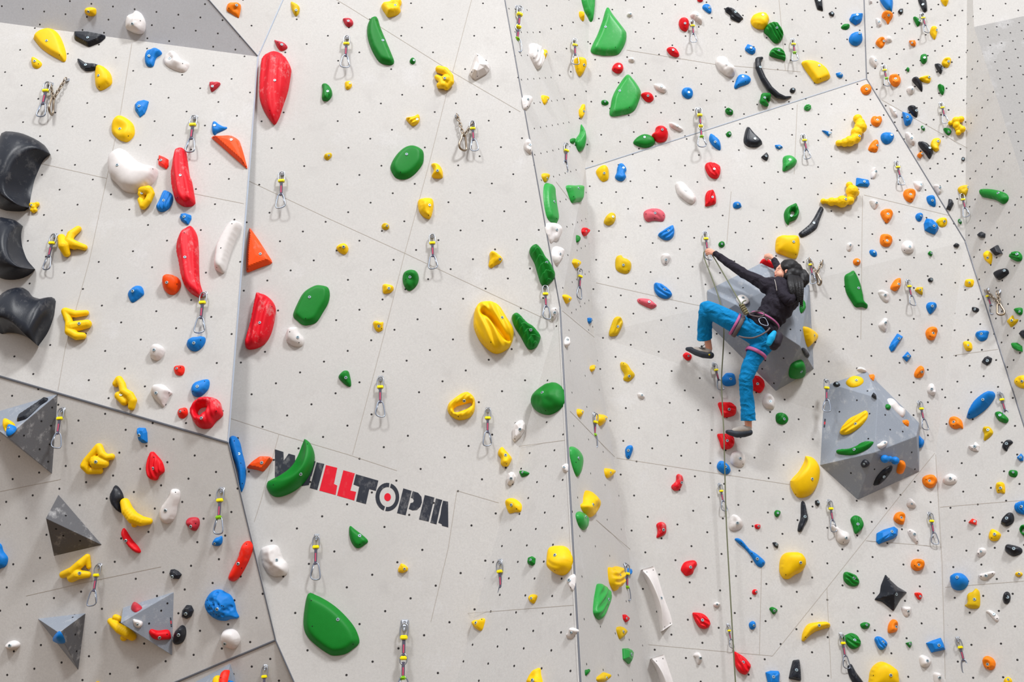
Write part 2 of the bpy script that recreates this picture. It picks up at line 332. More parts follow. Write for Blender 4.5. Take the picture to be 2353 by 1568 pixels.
volume('large many sided grey volume behind the climber', [(1625, 668), (1749, 605), (1860, 656), (1870, 848), (1783, 899), (1625, 742)], [(1690, 700, 0.26), (1838, 795, 0.34), (1802, 648, 0.22)],
       [(0, 1, 8, 6), (1, 2, 8), (8, 2, 7), (2, 3, 7), (6, 8, 7), (3, 4, 7), (4, 5, 6, 7), (5, 0, 6)], (), center=(1700, 850))
volume('large many sided grey volume crowded with holds, right of the climber', [(1895, 879), (1986, 841), (2113, 970), (2112, 1085), (1971, 1149), (1884, 1069)], [(2017, 915, 0.26), (2106, 1003, 0.22), (2010, 1040, 0.34)],
       [(0, 1, 6), (1, 2, 7, 6), (0, 6, 8, 5), (6, 7, 8), (2, 3, 7), (5, 8, 7, 3, 4)], ())
bvh = BVHTree.FromPolygons(ALLV, ALLF)
# ------------------------------------------------------------------ the holds, traced tile by tile (tile units are 1/3.92 px)
# colour height style bolt | outline | extras (s: screw holes, i: inner hole, g: groove)
DATA = '''
#A1 0 0
y5n 797,105|757,100 775,70 815,64 855,75 860,115 845,138 800,142 765,120
w7n 1192,215|1125,200 1140,140 1190,115 1215,92 1265,120 1300,190 1300,260 1275,300 1215,298 1150,270 1130,250|s 1264,187
y6f 420,367|298,330 350,280 430,253 480,262 530,310 570,400 590,480 585,535 565,548 530,530 440,480 365,425 310,360|s 535,494
y4d 312,550|280,560 283,525 300,513 335,530 370,560 370,585 345,608 320,612 290,595|s 346,575
K5p 790,339|662,283 790,283 945,312 945,335 900,375 800,415 770,405 665,350|s 690,315 884,342
K4p 771,585|692,545 715,527 740,545 780,570 840,576 880,578 884,600 870,625 800,636 765,635 720,600|s 825,598
y8D 887,680|858,625 885,597 925,597 975,635 998,680 998,740 960,775 910,800 880,795 852,745|s 893,784
y7c 1080,1160|998,1150 1010,1090 1050,1045 1090,1038 1130,1055 1190,1105 1207,1170 1195,1220 1150,1265 1110,1266 1060,1245 1010,1200|s 1156,1225
b5r 1342,503|1305,510 1330,465 1380,443 1430,443 1455,470 1440,490 1400,520 1375,590 1330,592 1305,560
w6n 1527,525|1468,535 1490,490 1550,455 1590,480 1630,530 1680,550 1700,575 1670,630 1630,640 1560,620 1490,580|s 1645,573
b4x 1253,955|1212,940 1240,910 1295,898 1337,910 1320,975 1300,1020 1257,1053 1215,990|s 1237,990
K26L -|A 453,1390 400,1310 260,1240 150,1215 55,1218 20,1290 -40,1420 -110,1600 -90,1780 0,1880 120,1905 240,1900 262,1872|R 453,1390 330,1342 230,1350 140,1410 80,1480 40,1570 10,1650 25,1740 90,1800 170,1850 262,1872|B 453,1390 390,1450 350,1530 310,1630 285,1740 262,1872
w13D 1056,1487|965,1480 975,1420 1020,1370 1070,1345 1105,1338 1140,1360 1180,1400 1240,1450 1320,1485 1400,1505 1410,1540 1400,1580 1370,1630 1310,1680 1240,1715 1180,1722 1100,1700 1040,1640 985,1580|s 1376,1522|g 1105,1345 1130,1420 1250,1500 1380,1530
V4x 1449,1444|1430,1395 1480,1415 1515,1435 1515,1490 1495,1520 1460,1500 1425,1480
#A2 0 400
y4b 283,280|285,280,24 335,272,22 305,300,24 290,325,20 318,325,20 302,338,16
K24L -|A 205,470 150,430 60,414 0,412 -80,500 -110,650 -80,850 0,935 100,955 200,940 280,900 316,858|R 205,470 140,475 80,540 50,640 70,750 150,830 230,850 316,858|B 205,470 192,540 195,620 215,700 250,780 316,858
K24L -|A 345,1552 430,1430 480,1300 497,1200 495,1125 400,1142 300,1110 235,1040 130,1055 60,1100 0,1190 -60,1290|R 345,1552 230,1450 150,1365 80,1305 0,1285 -60,1290|B 345,1552 300,1500 200,1450 80,1430 0,1435 -60,1300
y9T -|705,495,27 640,545,33 618,605,34 690,640,32 760,662,26/555,575,33 572,650,42 600,715,32/620,620,45 670,640,40
y8T 713,1348|590,1240,35 680,1262,30 775,1252,25/590,1240,35 622,1330,32 622,1420,35 690,1460,35 745,1460,30/650,1380,50 785,1352,38
y7T 1278,173|1280,150,35 1335,148,42 1362,180,30 1335,240,30 1290,290,30 1265,235,25/1275,180,32 1290,225,22
b5r 1473,238|1465,155 1500,148 1545,175 1555,225 1530,290 1490,325 1440,335 1405,300 1430,250
b5n 1195,1055|1150,1065 1190,1020 1230,1002 1275,1015 1292,1070 1270,1100 1190,1153 1155,1110
v9D 1502,978|1458,975 1470,935 1510,910 1560,910 1605,935 1622,985 1600,1040 1560,1075 1510,1070 1470,1030|s 1594,992
#A3 0 800
w7D 1387,18|1345,35 1365,-10 1400,-35 1440,-30 1475,5 1470,50 1440,90 1400,107 1355,85
y9T 1090,423|1045,322,30 1072,284,32 1100,330,32 1112,390,33 1170,425,35 1197,475,35 1185,530,30/1070,430,36 1120,485,34
w8D 1405,407|1355,400 1370,350 1410,325 1470,328 1510,360 1545,400 1520,420 1495,470 1465,525 1430,500 1385,450|s 1523,404
y9T 863,1027|890,895,35 840,950,32 780,1020,32 762,1062,36 800,1108,30 900,1108,28/890,895,35 920,960,32 960,985,28 1005,980,28/870,1030,55 940,1040,40
b4x 1253,788|1232,725 1250,718 1305,720 1320,760 1325,850 1310,858 1275,855 1245,830 1230,760
r6r 1377,1087|1355,935 1375,935 1400,960 1450,1020 1472,1080 1470,1120 1430,1150 1410,1188 1375,1192 1330,1160 1313,1080 1325,1010 1345,950|s 1386,985
k6d -|1032,1238 1065,1260 1095,1310 1105,1360 1085,1395 1095,1480 1060,1475 1010,1420 985,1360 990,1310 1010,1270|g 1050,1260 1060,1340 1080,1440
y10T -|1125,1395,40 1150,1470,50 1200,1530,52 1270,1560,44 1345,1562,28/1210,1590,26
w5f 1490,1465|1430,1500 1445,1440 1480,1390 1520,1330 1535,1280 1568,1270 1610,1285 1615,1350 1590,1430 1580,1500 1550,1560 1500,1585 1450,1560|s 1580,1300
K3p -|145,660 165,610 240,560 330,500 400,450 430,445 425,470 360,510 290,580 230,635
y5D -|25,710 35,670 75,648 125,675 110,705 60,715 45,745
b4d 80,718|50,770 75,710 110,695 142,710 120,750 70,782
#A4 0 1168
y9T 716,588|785,440,26 722,505,36 650,570,38 570,600,32/650,625,42 700,600,42 790,600,28/785,440,26 800,530,20
r5d 1133,295|1087,215 1105,183 1125,195 1180,280 1240,350 1262,395 1240,407 1190,385 1130,320 1090,260
b6n -|-40,330 0,330 20,390 60,450 45,520 0,545 -40,540
k4x 1551,620|1523,590 1535,555 1568,552 1600,568 1633,600 1610,640 1560,640 1530,620
b4d -|475,1165 520,1120 560,1175 570,1225 520,1215 485,1190
P4n -|1177,900 1190,860 1220,843 1275,885 1245,915 1210,928
w3c 1237,1050|1200,1010 1225,1005 1285,1025 1280,1065 1250,1082 1215,1065
r4f 1436,1168|1348,1130 1365,1093 1430,1105 1520,1100 1545,1165 1520,1185 1400,1185|s 1505,1137
y8T -|1040,985,26 1085,1000,22/995,1018,26 1030,1050,32 1080,1090,40 1150,1130,42 1192,1160,34/1115,1168,30
w5d 88,1240|@110,1238,66,42,-8
y4d -|@878,1578,20,16,0
k5x 1673,955|1638,925 1678,875 1718,880 1740,925 1718,980 1678,1000 1633,985
k6d 1608,1145|1553,1180 1568,1120 1603,1080 1633,1058 1663,1080 1668,1140 1648,1200 1608,1230 1568,1232 1548,1205
#B1 400 0
o6n 563,47|473,85 485,30 530,20 590,30 602,60 585,145 570,147 510,110|s 493,73|g 535,78 560,68 590,85
t5n 1099,91|1050,15 1065,10 1115,40 1130,70 1120,115 1100,138 1080,125 1055,70
P5n 970,402|902,358 940,370 985,380 1017,410 1010,435 965,452 930,425|s 936,380 1003,408
P4n 1570,190|1518,170 1545,162 1590,165 1612,195 1605,225 1575,238 1545,225
P4r 345,777|318,745 350,738 412,742 400,775 345,820 325,805
b4n 365,1130|348,1095 370,1092 400,1115 440,1135 472,1140 470,1155 420,1180 385,1195 365,1212 345,1195 338,1150
v7p 516,1260|322,1225 400,1228 530,1223 585,1258 620,1370 660,1520 500,1380 400,1290|s 622,1468 360,1240
R14r 907,725|770,640 780,560 810,505 860,480 940,472 1000,510 1045,590 1045,650 1020,800 980,920 940,1040 902,1103 870,1080 820,1010 780,930 762,830|s 909,513 862,995
g5r 1384,823|1332,755 1380,755 1415,800 1422,850 1400,890 1370,905 1332,890 1335,810
t4n 1394,1400|1350,1400 1375,1380 1415,1378 1418,1405 1385,1438 1355,1425
R12r 55,1580|20,1360 60,1338 95,1345 110,1430 130,1568 150,1620 180,1790 180,1815 150,1840 80,1845 20,1810 0,1780 -20,1700 -30,1568 -10,1450 5,1390|s 29,1782
#B2 400 400
b4x 90,385|48,385 65,355 100,352 152,370 153,400 125,453 105,448 60,415
R12r 97,750|150,467 175,490 200,550 210,650 212,800 220,950 245,1050 235,1102 190,1090 130,1050 85,990 55,900 35,780 18,700 25,610 70,530 115,490|s 92,530 143,1030
w9f -|515,430 575,422 603,458 570,540 530,630 490,740 455,860 430,885 385,865 358,830 358,760 375,660 420,560 470,480|s 422,665 420,668 385,842 521,448
v7p 777,720|675,470 760,590 890,795 750,845 645,888 650,700|s 685,530 664,857
R12r 771,1340|740,1072 780,1075 840,1100 890,1150 910,1210 900,1300 870,1420 820,1510 740,1560 660,1570 635,1540 640,1490 680,1350 710,1200 730,1110|s 880,1195
g6f 1220,1110|1265,1002 1330,1000 1385,1020 1400,1080 1385,1160 1340,1240 1280,1330 1200,1358 1150,1352 1110,1320 1070,1270 1110,1160 1170,1060|s 1184,1302
w7D 1113,1472|1010,1430 1030,1390 1075,1375 1110,1385 1130,1430 1165,1480 1160,1530 1130,1550 1070,1545 1010,1500|s 1042,1422 1125,1520
y5n 1527,657|1460,660 1490,630 1540,625 1568,660 1560,700 1530,720 1480,695|s 1496,661
b6d 178,1523|108,1530 140,1480 200,1465 270,1465 275,1510 240,1565 190,1592 140,1580|s 239,1497
#B3 400 800
V5n 24,184|-5,175 20,158 80,158 90,200 70,240 35,242 5,225|s 57,172
b6d 209,347|150,360 180,310 240,285 300,278 315,310 300,370 250,420 210,437 165,420|s 275,300 168,391
R11o 246,632|140,570 165,510 220,455 290,440 370,450 410,490 425,540 428,600 370,650 320,710 230,713 170,660|i 195,560 220,525 270,515 290,530 270,565 225,600 205,590|s 381,569
V5n 55,572|27,575 50,545 100,535 118,560 115,600 80,630 40,620|s 92,562
b8d 582,955|520,787 560,800 590,850 610,940 635,1040 643,1140 630,1230 605,1293 590,1285 580,1200 570,1120 540,1020 500,920 487,850 495,805|s 542,838 601,1037 615,1221
v7p 789,1034|645,1078 700,1020 770,972 860,975 890,998 850,1055 800,1112 740,1095|s 858,993
g14L 1140,1138|A 1175,820 1220,850 1260,930 1265,1020 1230,1130 1150,1240 1050,1310 940,1345 870,1320 832,1250 850,1200|R 1175,820 1190,900 1175,1000 1140,1080 1060,1150 960,1180 850,1200|B 1175,820 1150,880 1110,980 1050,1070 960,1140 850,1200|s 894,1233 1200,865
g5d 1547,268|1480,260 1510,215 1540,200 1570,210 1585,260 1593,310 1590,340 1565,343 1520,310
#B4 400 1168
P5n 150,167|103,120 130,90 180,83 215,95 225,140 205,190 180,207 140,190 110,150|s 194,139
b4n 366,320|338,325 365,275 400,262 425,253 432,280 425,320 400,342 360,340
V7d 577,502|640,303 680,303 703,340 695,400 660,490 600,600 550,655 520,663 485,645 490,600 530,520 570,450 600,350|s 502,640 608,541 653,326
w9n 922,470|775,385 800,350 880,328 930,340 955,390 975,450 1010,490 1022,550 1000,600 900,615 840,580 790,500|g 800,470 870,510 930,470 975,460
b9q 388,912|272,850 300,790 350,745 410,740 465,770 500,790 535,860 550,930 575,985 560,1000 500,1005 460,1020 380,1010 310,960 275,900|s 350,850 380,960 430,880 320,880 400,870 445,885 300,830 360,930
w8D 457,1224|415,1180 440,1110 500,1092 550,1110 585,1170 575,1230 530,1275 480,1265 430,1230
g7f 1475,1005|1205,772 1280,785 1400,850 1500,930 1600,1040 1650,1130 1665,1215 1610,1270 1540,1315 1440,1330 1380,1310 1280,1240 1200,1160 1165,1070 1170,930|s 1236,834 1245,1065 1613,1228
y3n -|345,1560 370,1520 410,1510 415,1600 350,1600
V4f -|412,1530 440,1480 490,1455 480,1520 460,1600 410,1600|s 420,1530
b3d -|480,1560 510,1552 545,1568 540,1600 480,1600
#C1 800 0
y9n 424,47|297,40 320,15 370,10 400,-20 470,-15 478,20 465,50 470,90 440,120 370,142 345,130 325,100 305,70
g6f 313,364|240,140 265,160 290,240 340,360 390,480 413,545 395,575 340,575 280,550 230,480 190,390 170,300 175,220 200,165|s 251,182 399,536
g4d 591,543|@580,548,27,27,0
y8T 870,705|820,625,33 870,640,35 920,690,28 925,740,28 885,785,28/800,695,22 840,720,28 855,765,32 825,770,28/880,720,45
w9x -|1155,475 1200,505 1270,570 1275,620 1250,650 1180,690 1145,708 1110,685 1093,660 1130,550|s 1167,500 1164,688 1113,648
y5r 620,1074|520,1065 570,1055 600,1045 620,1030 640,1035 642,1080 625,1110 585,1130 555,1110
g6f 527,1390|380,1500 420,1410 490,1335 560,1305 620,1315 670,1350 680,1400 670,1470 620,1540 560,1590 500,1610 440,1600 405,1568|s 471,1551
y7n 805,1538|748,1475 780,1463 820,1480 848,1530 852,1590 845,1595 820,1600 780,1598 752,1580 770,1530
y4n 15,750|-30,740 -10,728 15,728 33,760 20,790 -5,802 -25,790
#C2 800 400
y8n 733,281|628,240 660,215 740,210 765,235 765,300 745,380 720,397 670,370 635,320|s 724,372
t4n 350,466|@336,470,35,30,0
y5n 368,1031|312,995 350,990 400,1005 407,1035 380,1065 320,1073 310,1040
g8n 557,929|490,930 505,880 560,857 615,875 635,930 620,990 575,1035 540,1042 515,1020 495,980|s 520,950 528,900|g 510,970 545,965 560,990
y5n 277,1371|222,1340 250,1320 290,1335 315,1330 312,1365 310,1400 270,1418 240,1395|s 301,1392
y7n 1367,768|1275,710 1300,690 1340,710 1390,755 1370,795 1330,815 1290,840 1265,820 1275,760|g 1290,790 1330,770 1350,740
y16r 1387,1294|1130,1300 1140,1220 1175,1165 1240,1147 1310,1155 1370,1195 1430,1290 1480,1370 1493,1430 1475,1510 1440,1560 1370,1600 1310,1600 1250,1560 1180,1480 1135,1380|G 1225,1230 1290,1290 1360,1380 1410,1450 1450,1480|s 1286,1515
#C3 800 800
y7o 1045,477|895,530 910,490 970,440 1040,398 1090,400 1135,445 1143,510 1130,580 1080,630 1000,645 940,620 900,575|i 950,550 975,520 1060,495 1105,485 1112,510 1060,545 980,572 955,568|s 991,619
y7n 1418,966|1355,920 1385,888 1415,915 1470,980 1470,1010 1440,1060 1400,1062 1375,1040 1375,990 1352,960|s 1425,1045
w5x 1467,1177|1425,1185 1440,1130 1465,1113 1495,1122 1518,1160 1500,1215 1465,1237 1435,1225
w6x 1547,733|1480,740 1500,680 1540,650 1575,650 1595,680 1590,740 1560,790 1500,845 1482,820|s 1502,820
y6n 1470,1415|1420,1410 1440,1365 1470,1350 1510,1365 1550,1410 1540,1470 1490,1475 1445,1485 1425,1455|s 1517,1450
#C4 800 1168
g4f 103,250|15,162 60,190 175,288 140,335 95,360 60,350 25,300 8,230|s 105,328
y4x 507,548|450,545 475,498 510,510 540,538 535,565 490,585 450,575
y5n 1151,1035|1112,1040 1120,1010 1180,1005 1200,990 1222,1000 1215,1040 1195,1095 1165,1098 1125,1070|s 1203,1004
#D1 1180 0
G5f -|622,-40 730,-40 733,100 710,205 670,140 640,80
y4n -|598,100 635,112 640,150 640,180 625,185 598,145
w7r 217,457|157,395 200,395 240,430 265,500 268,570 230,618 200,580 180,540 155,480|s 184,522
y4n 295,485|260,450 290,447 302,480 295,520 275,525 262,490
y7D 635,584|557,525 600,518 640,540 655,590 640,640 605,682 575,640 560,580
w5D 131,895|90,872 120,858 150,890 155,930 120,985 105,975 92,920|s 124,958
y4n 308,898|258,860 290,860 315,890 310,915 288,940 268,910
y3r 632,1003|620,940 645,942 648,985 635,1040 612,1063 595,1040 592,990 605,970
w5n 150,1305|95,1300 115,1255 145,1248 165,1290 168,1350 155,1385 130,1370 100,1340|s 154,1352
G7D -|617,1117 640,1180 655,1240 650,1310 620,1355 585,1358 560,1330 550,1280 580,1230 605,1190
g4d -|515,1255 545,1245 548,1290 520,1285
G6f 829,243|845,62 900,130 1000,260 1018,300 1012,370 980,440 940,485 860,495 780,490 697,452 760,300 800,190|s 918,425
w3d 1055,125|@1048,130,25,20,0
G6f 957,818|1025,668 1080,710 1140,800 1145,860 1110,960 1070,1005 1000,1028 875,1037 880,930 900,850 950,760|s 1043,966
g3d 825,916|795,905 830,900 857,920 850,940 820,945 795,935
r5D 953,598|888,620 905,580 940,560 980,575 990,620 970,650 940,657 910,645|s 910,625
w3d 1071,527|@1065,540,30,20,15
r5d 1438,450|1382,440 1410,420 1450,425 1485,460 1493,500 1460,508 1410,485
w4d 1334,780|1265,760 1290,752 1340,755 1380,800 1370,830 1330,828 1285,800
r5d 1211,863|1150,850 1190,828 1240,840 1265,885 1235,915 1190,905
r8D 1340,1168|1248,1215 1280,1180 1285,1145 1320,1133 1370,1150 1393,1190 1385,1250 1340,1275 1290,1268|s 1265,1213
g5d 1180,1236|1080,1282 1120,1230 1180,1205 1240,1220 1273,1260 1265,1300 1200,1327 1130,1315|s 1140,1310
w4d 1474,1132|1405,1103 1450,1105 1500,1135 1530,1165 1510,1182 1460,1165 1420,1140
r6D 1545,210|1492,210 1500,170 1535,160 1575,180 1582,230 1560,275 1530,270 1505,250
y6n 817,1560|745,1535 790,1490 830,1487 855,1520 857,1600 830,1625 800,1628 765,1590
b5n 990,1512|935,1510 955,1470 990,1475 1018,1520 1005,1560 1015,1590 985,1625 940,1620 915,1590 930,1550
#D2 1180 400
t4n 303,38|262,0 285,-10 325,0 328,25 310,60 288,70 265,30
G5f 367,250|290,90 320,78 350,105 370,150 375,220 390,320 402,400 395,443 360,435 320,400 300,340 285,250 280,160|s 389,402
G5f 586,128|485,103 560,100 625,102 628,160 620,240 580,250 540,257 520,230 500,170|s 542,204
w6n 391,503|303,450 340,435 390,445 420,490 424,550 400,598 370,600 350,618 330,580 310,520
w5n 421,720|358,690 380,648 430,660 448,700 445,750 415,800 395,820 375,790 358,740
r4r 655,515|622,500 640,482 662,500 665,540 648,560 625,535
g3d -|572,553 595,560 603,585 590,610 573,612
g9s 299,798|145,680 160,650 205,630 250,670 290,740 330,790 360,850 375,890 370,930 330,975 290,1000 250,985 220,900 190,800 150,720|s 205,640
g9s 155,1406|-15,1280 20,1247 60,1265 120,1330 180,1370 240,1445 240,1490 210,1550 160,1575 120,1555 60,1450 5,1360
y5n 585,805|540,790 560,762 597,790 590,830 570,847 548,815
y4n 503,1128|452,1090 490,1088 515,1120 510,1150 485,1167 460,1125
b3x 705,1320|672,1297 690,1293 712,1325 688,1350 675,1330
w5d 371,1250|325,1240 345,1210 375,1203 400,1230 385,1290 355,1320 330,1295|s 355,1288 379,1220
w4n 488,1495|470,1490 490,1462 503,1490 495,1550 480,1558 466,1530
t6n 895,385|815,420 840,370 880,342 915,355 920,400 900,440 860,457 825,445
p5d 1275,352|1175,340 1220,315 1290,308 1345,330 1368,370 1355,415 1330,423 1270,415 1210,425 1180,395|s 1193,360 1272,402 1350,373|g 1180,340 1250,345 1310,380 1345,420
b5r 1396,510|1303,545 1350,505 1400,475 1437,463 1450,510 1440,560 1400,590 1350,585
t6n 990,820|918,790 930,740 970,727 990,750 1030,765 1060,800 1055,860 1020,892 960,880 925,850|s 1036,872
w5n 1374,773|1330,740 1360,712 1400,720 1417,750 1400,790 1375,817 1345,800|s 1372,804
b5r 1360,1040|1275,980 1330,990 1390,1030 1427,1075 1420,1100 1375,1120 1310,1100 1275,1055 1267,1010
p4d 1222,1153|1115,1130 1140,1118 1220,1125 1270,1160 1290,1185 1250,1210 1200,1195 1130,1160|s 1273,1185 1137,1138
t6r 941,1375|905,1300 940,1285 975,1305 985,1350 960,1410 930,1450 870,1455 862,1420 880,1360
#D3 1180 800
y4n 735,172|695,180 705,157 740,152 743,180 715,212 700,200
t6n 1042,254|965,130 990,123 1030,145 1060,190 1092,230 1085,260 1040,297 995,285 990,270 1000,235 970,180|s 991,140
w3d 1158,425|1118,410 1150,405 1183,435 1170,458 1130,445
y4n 620,577|580,555 600,548 628,570 620,600 605,622 585,600
y5n 830,638|762,605 800,597 838,615 838,650 795,700 765,660
g12n 259,402|150,490 175,420 240,350 310,308 370,305 420,350 437,420 430,490 380,550 300,588 220,575 165,535|s 289,565
b4d 1034,923|1010,905 1030,880 1065,876 1078,905 1062,960 1042,997 1018,985 1008,940|s 1035,975
G5d 586,993|515,910 535,885 570,910 600,970 613,1050 605,1130 586,1157 560,1110 530,1010|s 563,1030
g3d 80,1120|52,1108 90,1105 137,1125 110,1150 65,1157
w4n 456,1075|438,1070 460,1045 487,1045 487,1105 465,1120 438,1108
y5n 875,1122|830,1090 855,1083 905,1100 905,1135 865,1170 840,1150
R6D 1514,1213|1425,1240 1465,1195 1470,1145 1495,1135 1525,1160 1528,1210 1500,1270 1465,1285 1435,1270
y8n 717,1412|655,1330 675,1280 720,1310 745,1350 762,1420 755,1480 720,1520 680,1505 640,1450 628,1410 650,1385
#D4 1180 1168
G5n 652,80|575,60 603,28 650,55 677,100 675,160 655,195 625,185 595,140
y11D 373,425|320,400 340,350 390,333 450,340 490,390 512,460 490,540 440,590 390,595 330,560 320,490|s 371,562|g 330,490 370,520 430,520 480,440
g4x 152,467|135,445 165,432 190,450 185,500 160,517 127,505
y4n 160,812|130,810 150,778 195,778 205,800 175,857 135,835
w4x 501,651|475,655 500,630 520,600 545,592 553,620 550,700 535,745 510,730 500,690|s 514,718
w4n 519,1123|470,1140 500,1110 520,1075 575,1092 576,1110 550,1140 515,1175 475,1165
y7r 963,607|872,535 900,540 935,523 975,545 980,600 978,700 940,715 925,745 890,690 875,620
b3x -|1032,540 1058,545 1062,580 1045,608 1035,605
G6r 858,825|775,680 830,710 865,770 865,830 830,930 790,1005 740,950 740,850 755,750
r3x 1020,993|990,960 1010,957 1042,995 1035,1020 1018,1030 995,1000
t4n 990,1115|940,1075 975,1067 1003,1090 1010,1140 975,1178 960,1170 940,1110
G5x 1062,1318|995,1265 1035,1262 1073,1290 1068,1370 1048,1405 1000,1360
g3n -|653,1460 672,1455 690,1450 690,1480 660,1510 653,1490
t5n 840,1530|760,1530 790,1500 825,1478 847,1500 845,1550 810,1570 770,1560
y7n 170,1552|120,1560 150,1490 190,1445 225,1440 230,1490 245,1560 240,1600 120,1600
R6n 1352,196|1290,145 1330,123 1370,140 1378,180 1370,230 1300,268 1290,260 1300,200
w12L 1330,812|A 1145,562 1200,670 1265,830 1300,970 1325,1115|R 1150,556 1230,640 1300,790 1340,930 1345,1105|B 1265,522 1300,620 1350,790 1410,950 1433,1045|s 1201,577 1258,558 1362,1072 1412,1038
w12L -|A 1232,1360 1280,1450 1320,1568 1345,1700|R 1240,1356 1310,1430 1370,1550 1400,1700|B 1355,1318 1390,1420 1435,1560 1470,1700|s 1288,1380 1345,1357
#E1 1560 0
r4d -|170,-20 215,-15 215,8 190,15 170,5
b4n 275,67|213,65 225,38 260,32 290,60 293,110 270,115 235,90
w5d 168,132|105,135 125,105 155,95 190,120 215,170 205,213 160,190 130,165
k4r 510,108|418,75 440,67 480,75 520,105 580,160 570,175 545,198 510,185 470,165 460,130 425,105
y8D 757,133|652,180 670,135 710,112 770,108 810,150 812,190 780,250 720,252 670,225|g 655,180 720,190 795,235
g8r 883,250|770,275 800,220 860,205 900,230 935,280 942,310 935,345 895,382 855,370 810,320
g6r 900,455|818,480 840,440 890,428 935,445 960,490 960,540 930,530 890,520 830,500
b4x 650,430|598,430 620,395 655,410 692,435 690,470 665,488 630,475 600,450
w7n 437,578|333,560 350,510 400,502 440,520 460,565 505,600 513,640 495,680 440,680 380,640 350,600
b4d 577,690|510,740 530,690 560,667 620,675 650,710 630,750 560,775 515,797 500,780|s 537,762 600,735
k6T 733,605|745,525,14 712,540,24 715,610,25 760,710,25 820,800,25 890,860,23 955,882,15 1008,872,7
k3x 1030,805|@1026,812,27,25,0
y6f 1264,590|1110,560 1160,538 1240,550 1320,600 1360,660 1362,700 1310,725 1240,745 1190,690 1140,620|s 1275,707
b3x 1460,668|1415,658 1450,650 1480,675 1475,695 1450,700 1425,685
g6T 773,880|810,905,12 805,860,22 765,865,26 755,915,26 792,945,16
g4r 465,1000|420,985 445,975 485,995 488,1025 465,1033 430,1020
g4d 458,1205|@451,1208,24,24,0
b5d 327,1278|288,1200 330,1225 370,1270 377,1343 340,1335 300,1300 275,1250
K6f 685,1250|620,1138 680,1200 752,1275 740,1300 700,1320 630,1315 590,1280 590,1220
b3x 905,1322|865,1305 910,1302 938,1325 905,1343 875,1330
k4x 787,1408|742,1412 790,1370 810,1400 805,1430 790,1445 760,1430
G6D 1000,1440|945,1410 1000,1393 1050,1420 1065,1455 1030,1500 945,1537 940,1470|s 970,1502
G4r -|1130,960 1150,945 1185,950 1192,975 1165,993 1135,985
b3x 1357,1200|1288,1173 1378,1193 1350,1227
b5n 89,832|28,820 50,790 100,788 127,820 120,870 80,885 40,860
r6r 319,1523|237,1490 260,1463 320,1465 370,1495 375,1550 360,1590 330,1605 280,1585 250,1540
k4x 1265,5|1222,-20 1290,-20 1300,95 1250,80 1235,30
k3x 1382,120|1350,115 1380,97 1403,125 1395,145 1360,135
g3n -|1463,240 1490,215 1535,215 1538,245 1510,265 1470,255
y11b 1625,1225|1610,1070,42 1632,1110,45 1635,1150,58 1600,1195,52 1590,1250,48 1540,1272,50 1495,1285,40 1440,1290,30
#E2 1560 400
w5D 64,145|-30,90 0,65 40,72 90,120 145,190 155,230 130,262 90,258 30,215 -10,170
r6r 303,208|240,190 260,155 310,150 330,190 337,240 325,265 245,285 240,250
b4d 531,272|490,265 510,250 545,255 565,290 530,307 495,300
g6o 1011,378|950,350 975,300 1020,275 1050,263 1075,300 1085,350 1060,400 1000,430 990,455 960,420|i 1010,350 1025,325 1045,330 1045,355 1030,370 1012,368
K3p 1216,442|1275,285 1310,312 1275,400 1245,490 1170,545 1100,575 1075,535 1120,500 1180,450 1220,390|s 1275,347 1128,525
y11b 1503,226|1300,245,26 1375,250,40 1470,248,56 1540,240,40 1560,155,58 1535,100,32/1590,170,36 1545,245,32
y10D 1034,610|880,590 900,560 950,557 1050,563 1087,600 1087,680 1065,745 1020,748 930,715 880,690|s 1053,726
g4d 388,630|@386,632,30,27,0
r6d -|733,795 760,760 800,765 850,800 880,830 850,845 800,840 760,820
w3d 578,1115|@572,1130,60,40,10
g4n -|1110,1120 1140,1160 1145,1210 1110,1250 1095,1200
y6D 1220,1455|1135,1385 1150,1375 1190,1395 1230,1440 1230,1500 1190,1540 1175,1555 1150,1480
#E3 1560 800
g6D 1103,213|1000,230 1020,160 1070,125 1120,120 1140,180 1140,230 1110,270 1050,283 1010,275
k3n -|1115,0 1150,10 1175,70 1165,90 1135,50
r4D 87,72|38,60 70,38 115,65 110,100 80,110 50,90
b6n 467,278|383,285 415,235 440,222 495,230 512,270 512,325 440,343 400,325
r7r 709,323|640,270 680,250 730,260 770,310 770,360 735,402 690,385 650,360
w6n 825,482|757,460 775,420 815,407 855,440 868,480 862,535 840,548 790,535 760,500
r7r 453,553|355,495 400,490 460,492 510,525 520,560 505,600 440,620 400,615 380,570
g5n 948,640|877,640 880,595 920,580 970,600 990,640 970,675 930,687 890,670|g 885,650 920,620 935,585
r7r 436,836|350,775 400,770 460,772 495,810 500,860 480,895 430,910 390,900 370,840
w6n 553,996|465,1000 480,945 530,925 575,940 600,980 598,1035 570,1070 520,1065 475,1040|s 578,1046
b5d 420,1070|345,1060 365,1020 400,1018 450,1055 468,1100 450,1130 410,1133 360,1100|s 371,1046 440,1097
y12L 1201,1180|A 1140,975 1200,990 1250,1050 1267,1120 1250,1220 1200,1310 1130,1348 1060,1340 1010,1260 1003,1200|R 1140,975 1165,1020 1155,1070 1100,1135 1050,1182 1003,1200|B 1140,975 1125,1030 1080,1110 1030,1165 1003,1200|s 1052,1318
g4D 892,1488|862,1480 880,1460 915,1470 912,1500 888,1523 868,1510
k4x 1256,1390|1228,1375 1255,1367 1270,1395 1268,1415 1250,1425 1230,1405
k3n 1425,322|1387,320 1420,305 1453,325 1440,340 1410,338
#E4 1560 1168
K5f 1136,78|1105,-55 1135,-55 1155,30 1167,95 1140,150 1110,208 1075,205 1080,150 1100,80|s 1109,175
